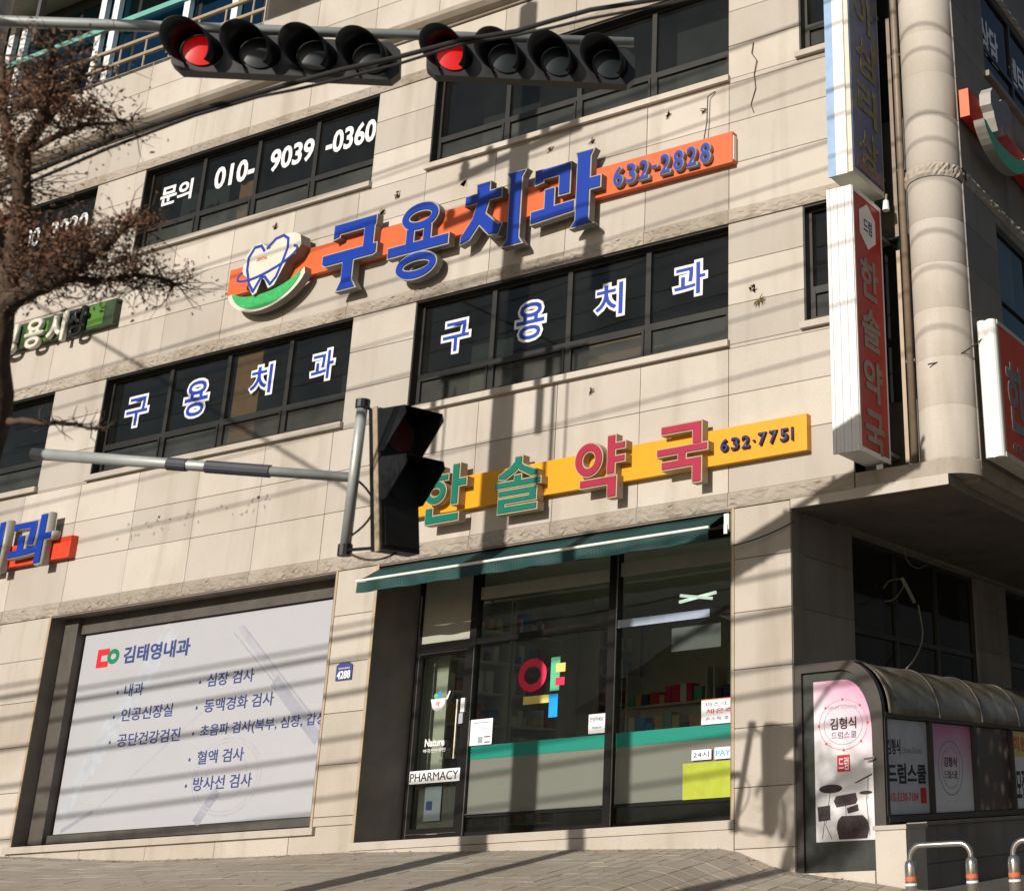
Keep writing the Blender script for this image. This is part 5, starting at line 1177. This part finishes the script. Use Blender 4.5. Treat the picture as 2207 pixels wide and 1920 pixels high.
l1 = limb([T(12, 640, 8.5), T(38, 520, 8.5), T(48, 420, 8.45), T(52, 330, 8.4), T(95, 260, 8.3), T(150, 190, 8.2), T(190, 130, 8.1)], (.06, .014))
l2 = limb([T(48, 400, 8.45), T(25, 330, 8.5), T(10, 250, 8.6), T(5, 120, 8.7)], (.04, .012))
l3 = limb([T(95, 262, 8.3), T(105, 210, 8.2), T(112, 160, 8.1), T(108, 90, 8.0)], (.035, .012))
l4 = limb([T(8, 660, 8.5), T(60, 628, 8.3), T(130, 600, 8.2), T(200, 548, 8.1), T(270, 490, 8.0)], (.06, .016))
l5 = limb([T(130, 600, 8.2), T(210, 605, 8.2), T(300, 592, 8.2), T(380, 612, 8.2)], (.022, .006))
l6 = limb([T(0, 560, 8.6), T(-20, 480, 8.6), T(-30, 380, 8.7)], (.05, .02))
l7 = limb([T(20, 905, 8.2), T(90, 912, 8.1), T(150, 912, 8.1), T(205, 925, 8.1)], (.02, .005))
l8 = limb([T(60, 330, 8.4), T(130, 290, 8.2), T(200, 268, 8.1), T(275, 262, 8.1)], (.02, .005))
twig = MB(); leaves = MB(); seeds = MB()
def rv(s): return Vector([rt.gauss(0, s) for _ in range(3)])
def spray(base, ln, n, leafy):
    for _ in range(n):
        p = base[rt.randrange(len(base) // 3, len(base))]; d = (rv(1)).normalized(); d.z *= .6
        pts_ = [p]; q = p
        for k in range(4): q = q + d * ln / 4 * rt.uniform(.7, 1.2); d = (d + rv(.35)).normalized(); pts_.append(q)
        twig.tube(pts_, [.004, .003, .0025, .002, .001], 4)
        for q in pts_[1:]:
            for _2 in range(leafy):
                c = q + rv(.03); a = rv(1).normalized(); b2 = a.cross(rv(1)).normalized(); s = rt.uniform(.005, .012)
                leaves.add([c - a * s - b2 * s * .5, c + a * s - b2 * s * .4, c + a * s * 1.2 + b2 * s * .5, c - a * s * .6 + b2 * s * .6], [(0, 1, 2, 3)])
for L_, ln, n_, lf in ((l1, .34, 80, 2), (l2, .40, 50, 2), (l3, .30, 60, 2), (l4, .30, 120, 2), (l5, .26, 120, 1), (l6, .45, 60, 4), (l7, .13, 40, 0), (l8, .25, 70, 1)): spray(L_, ln, n_, lf)
for (px, py, rx, ry, n_) in ((85, 200, 115, 60, 1500), (20, 470, 60, 40, 350), (165, 510, 85, 42, 1500), (300, 475, 50, 22, 700), (80, 560, 85, 45, 800), (20, 300, 50, 70, 350), (190, 240, 60, 30, 400), (260, 560, 90, 40, 500)):
    for _ in range(n_):
        g1, g2 = rt.gauss(0, .5), rt.gauss(0, .5)
        c = ray_pt(px + g1 * rx, py + g2 * ry, 8.3 + rt.uniform(-.35, .35)); a = rv(1).normalized(); b2 = a.cross(rv(1)).normalized(); s = rt.uniform(.005, .012)
        leaves.add([c - a * s - b2 * s * .5, c + a * s - b2 * s * .4, c + a * s * 1.2 + b2 * s * .5, c - a * s * .6 + b2 * s * .6], [(0, 1, 2, 3)])
twig.build('twigs', M['bark'], tr, 'stuff'); leaves.build('crown', M['leaf'], tr, 'stuff')
# shrubby bare tree further right, out of view, that throws the twig shadows on the pier
# ------------------------------------------------------------------ house opposite seen as a reflection, plus unseen blocks added to darken glass and side wall
def house(x, y, w, d, h, gable, label):
    r = thing('house_opposite', label, 'house', (x, y, -1.5)); b = MB(); b.box(x - w / 2, x + w / 2, y - d, y, -2, h); b.build('wall', mat('plaster_wall', (.55, .50, .44), .9), r)
    b = MB(); b.prism([(-w / 2 - .3, 0), (w / 2 + .3, 0), (0, gable)], lambda u, v, ww: (x + u, y + .3 - ww, h + v), 0, d + .6); b.build('roof', mat('roof_tile', (.07, .05, .045), .8), r)
house(-20.6, -19, 9, 8, 3.4, 2.3, 'low gabled house across the street reflected in the right pharmacy pane')
house(-32.5, -19, 15, 8, 14, .5, 'tall unseen block added across the street to darken the middle pharmacy pane')  # added to cover the sky in the middle pane's reflection
house(17, 90, 8, 94, 13, .5, 'unseen block added beyond the side street to dim the side wall and its glass')  # added out of view to cut sky light on side wall and soffit
print('pavers', npv, 'objs', len(bpy.data.objects))
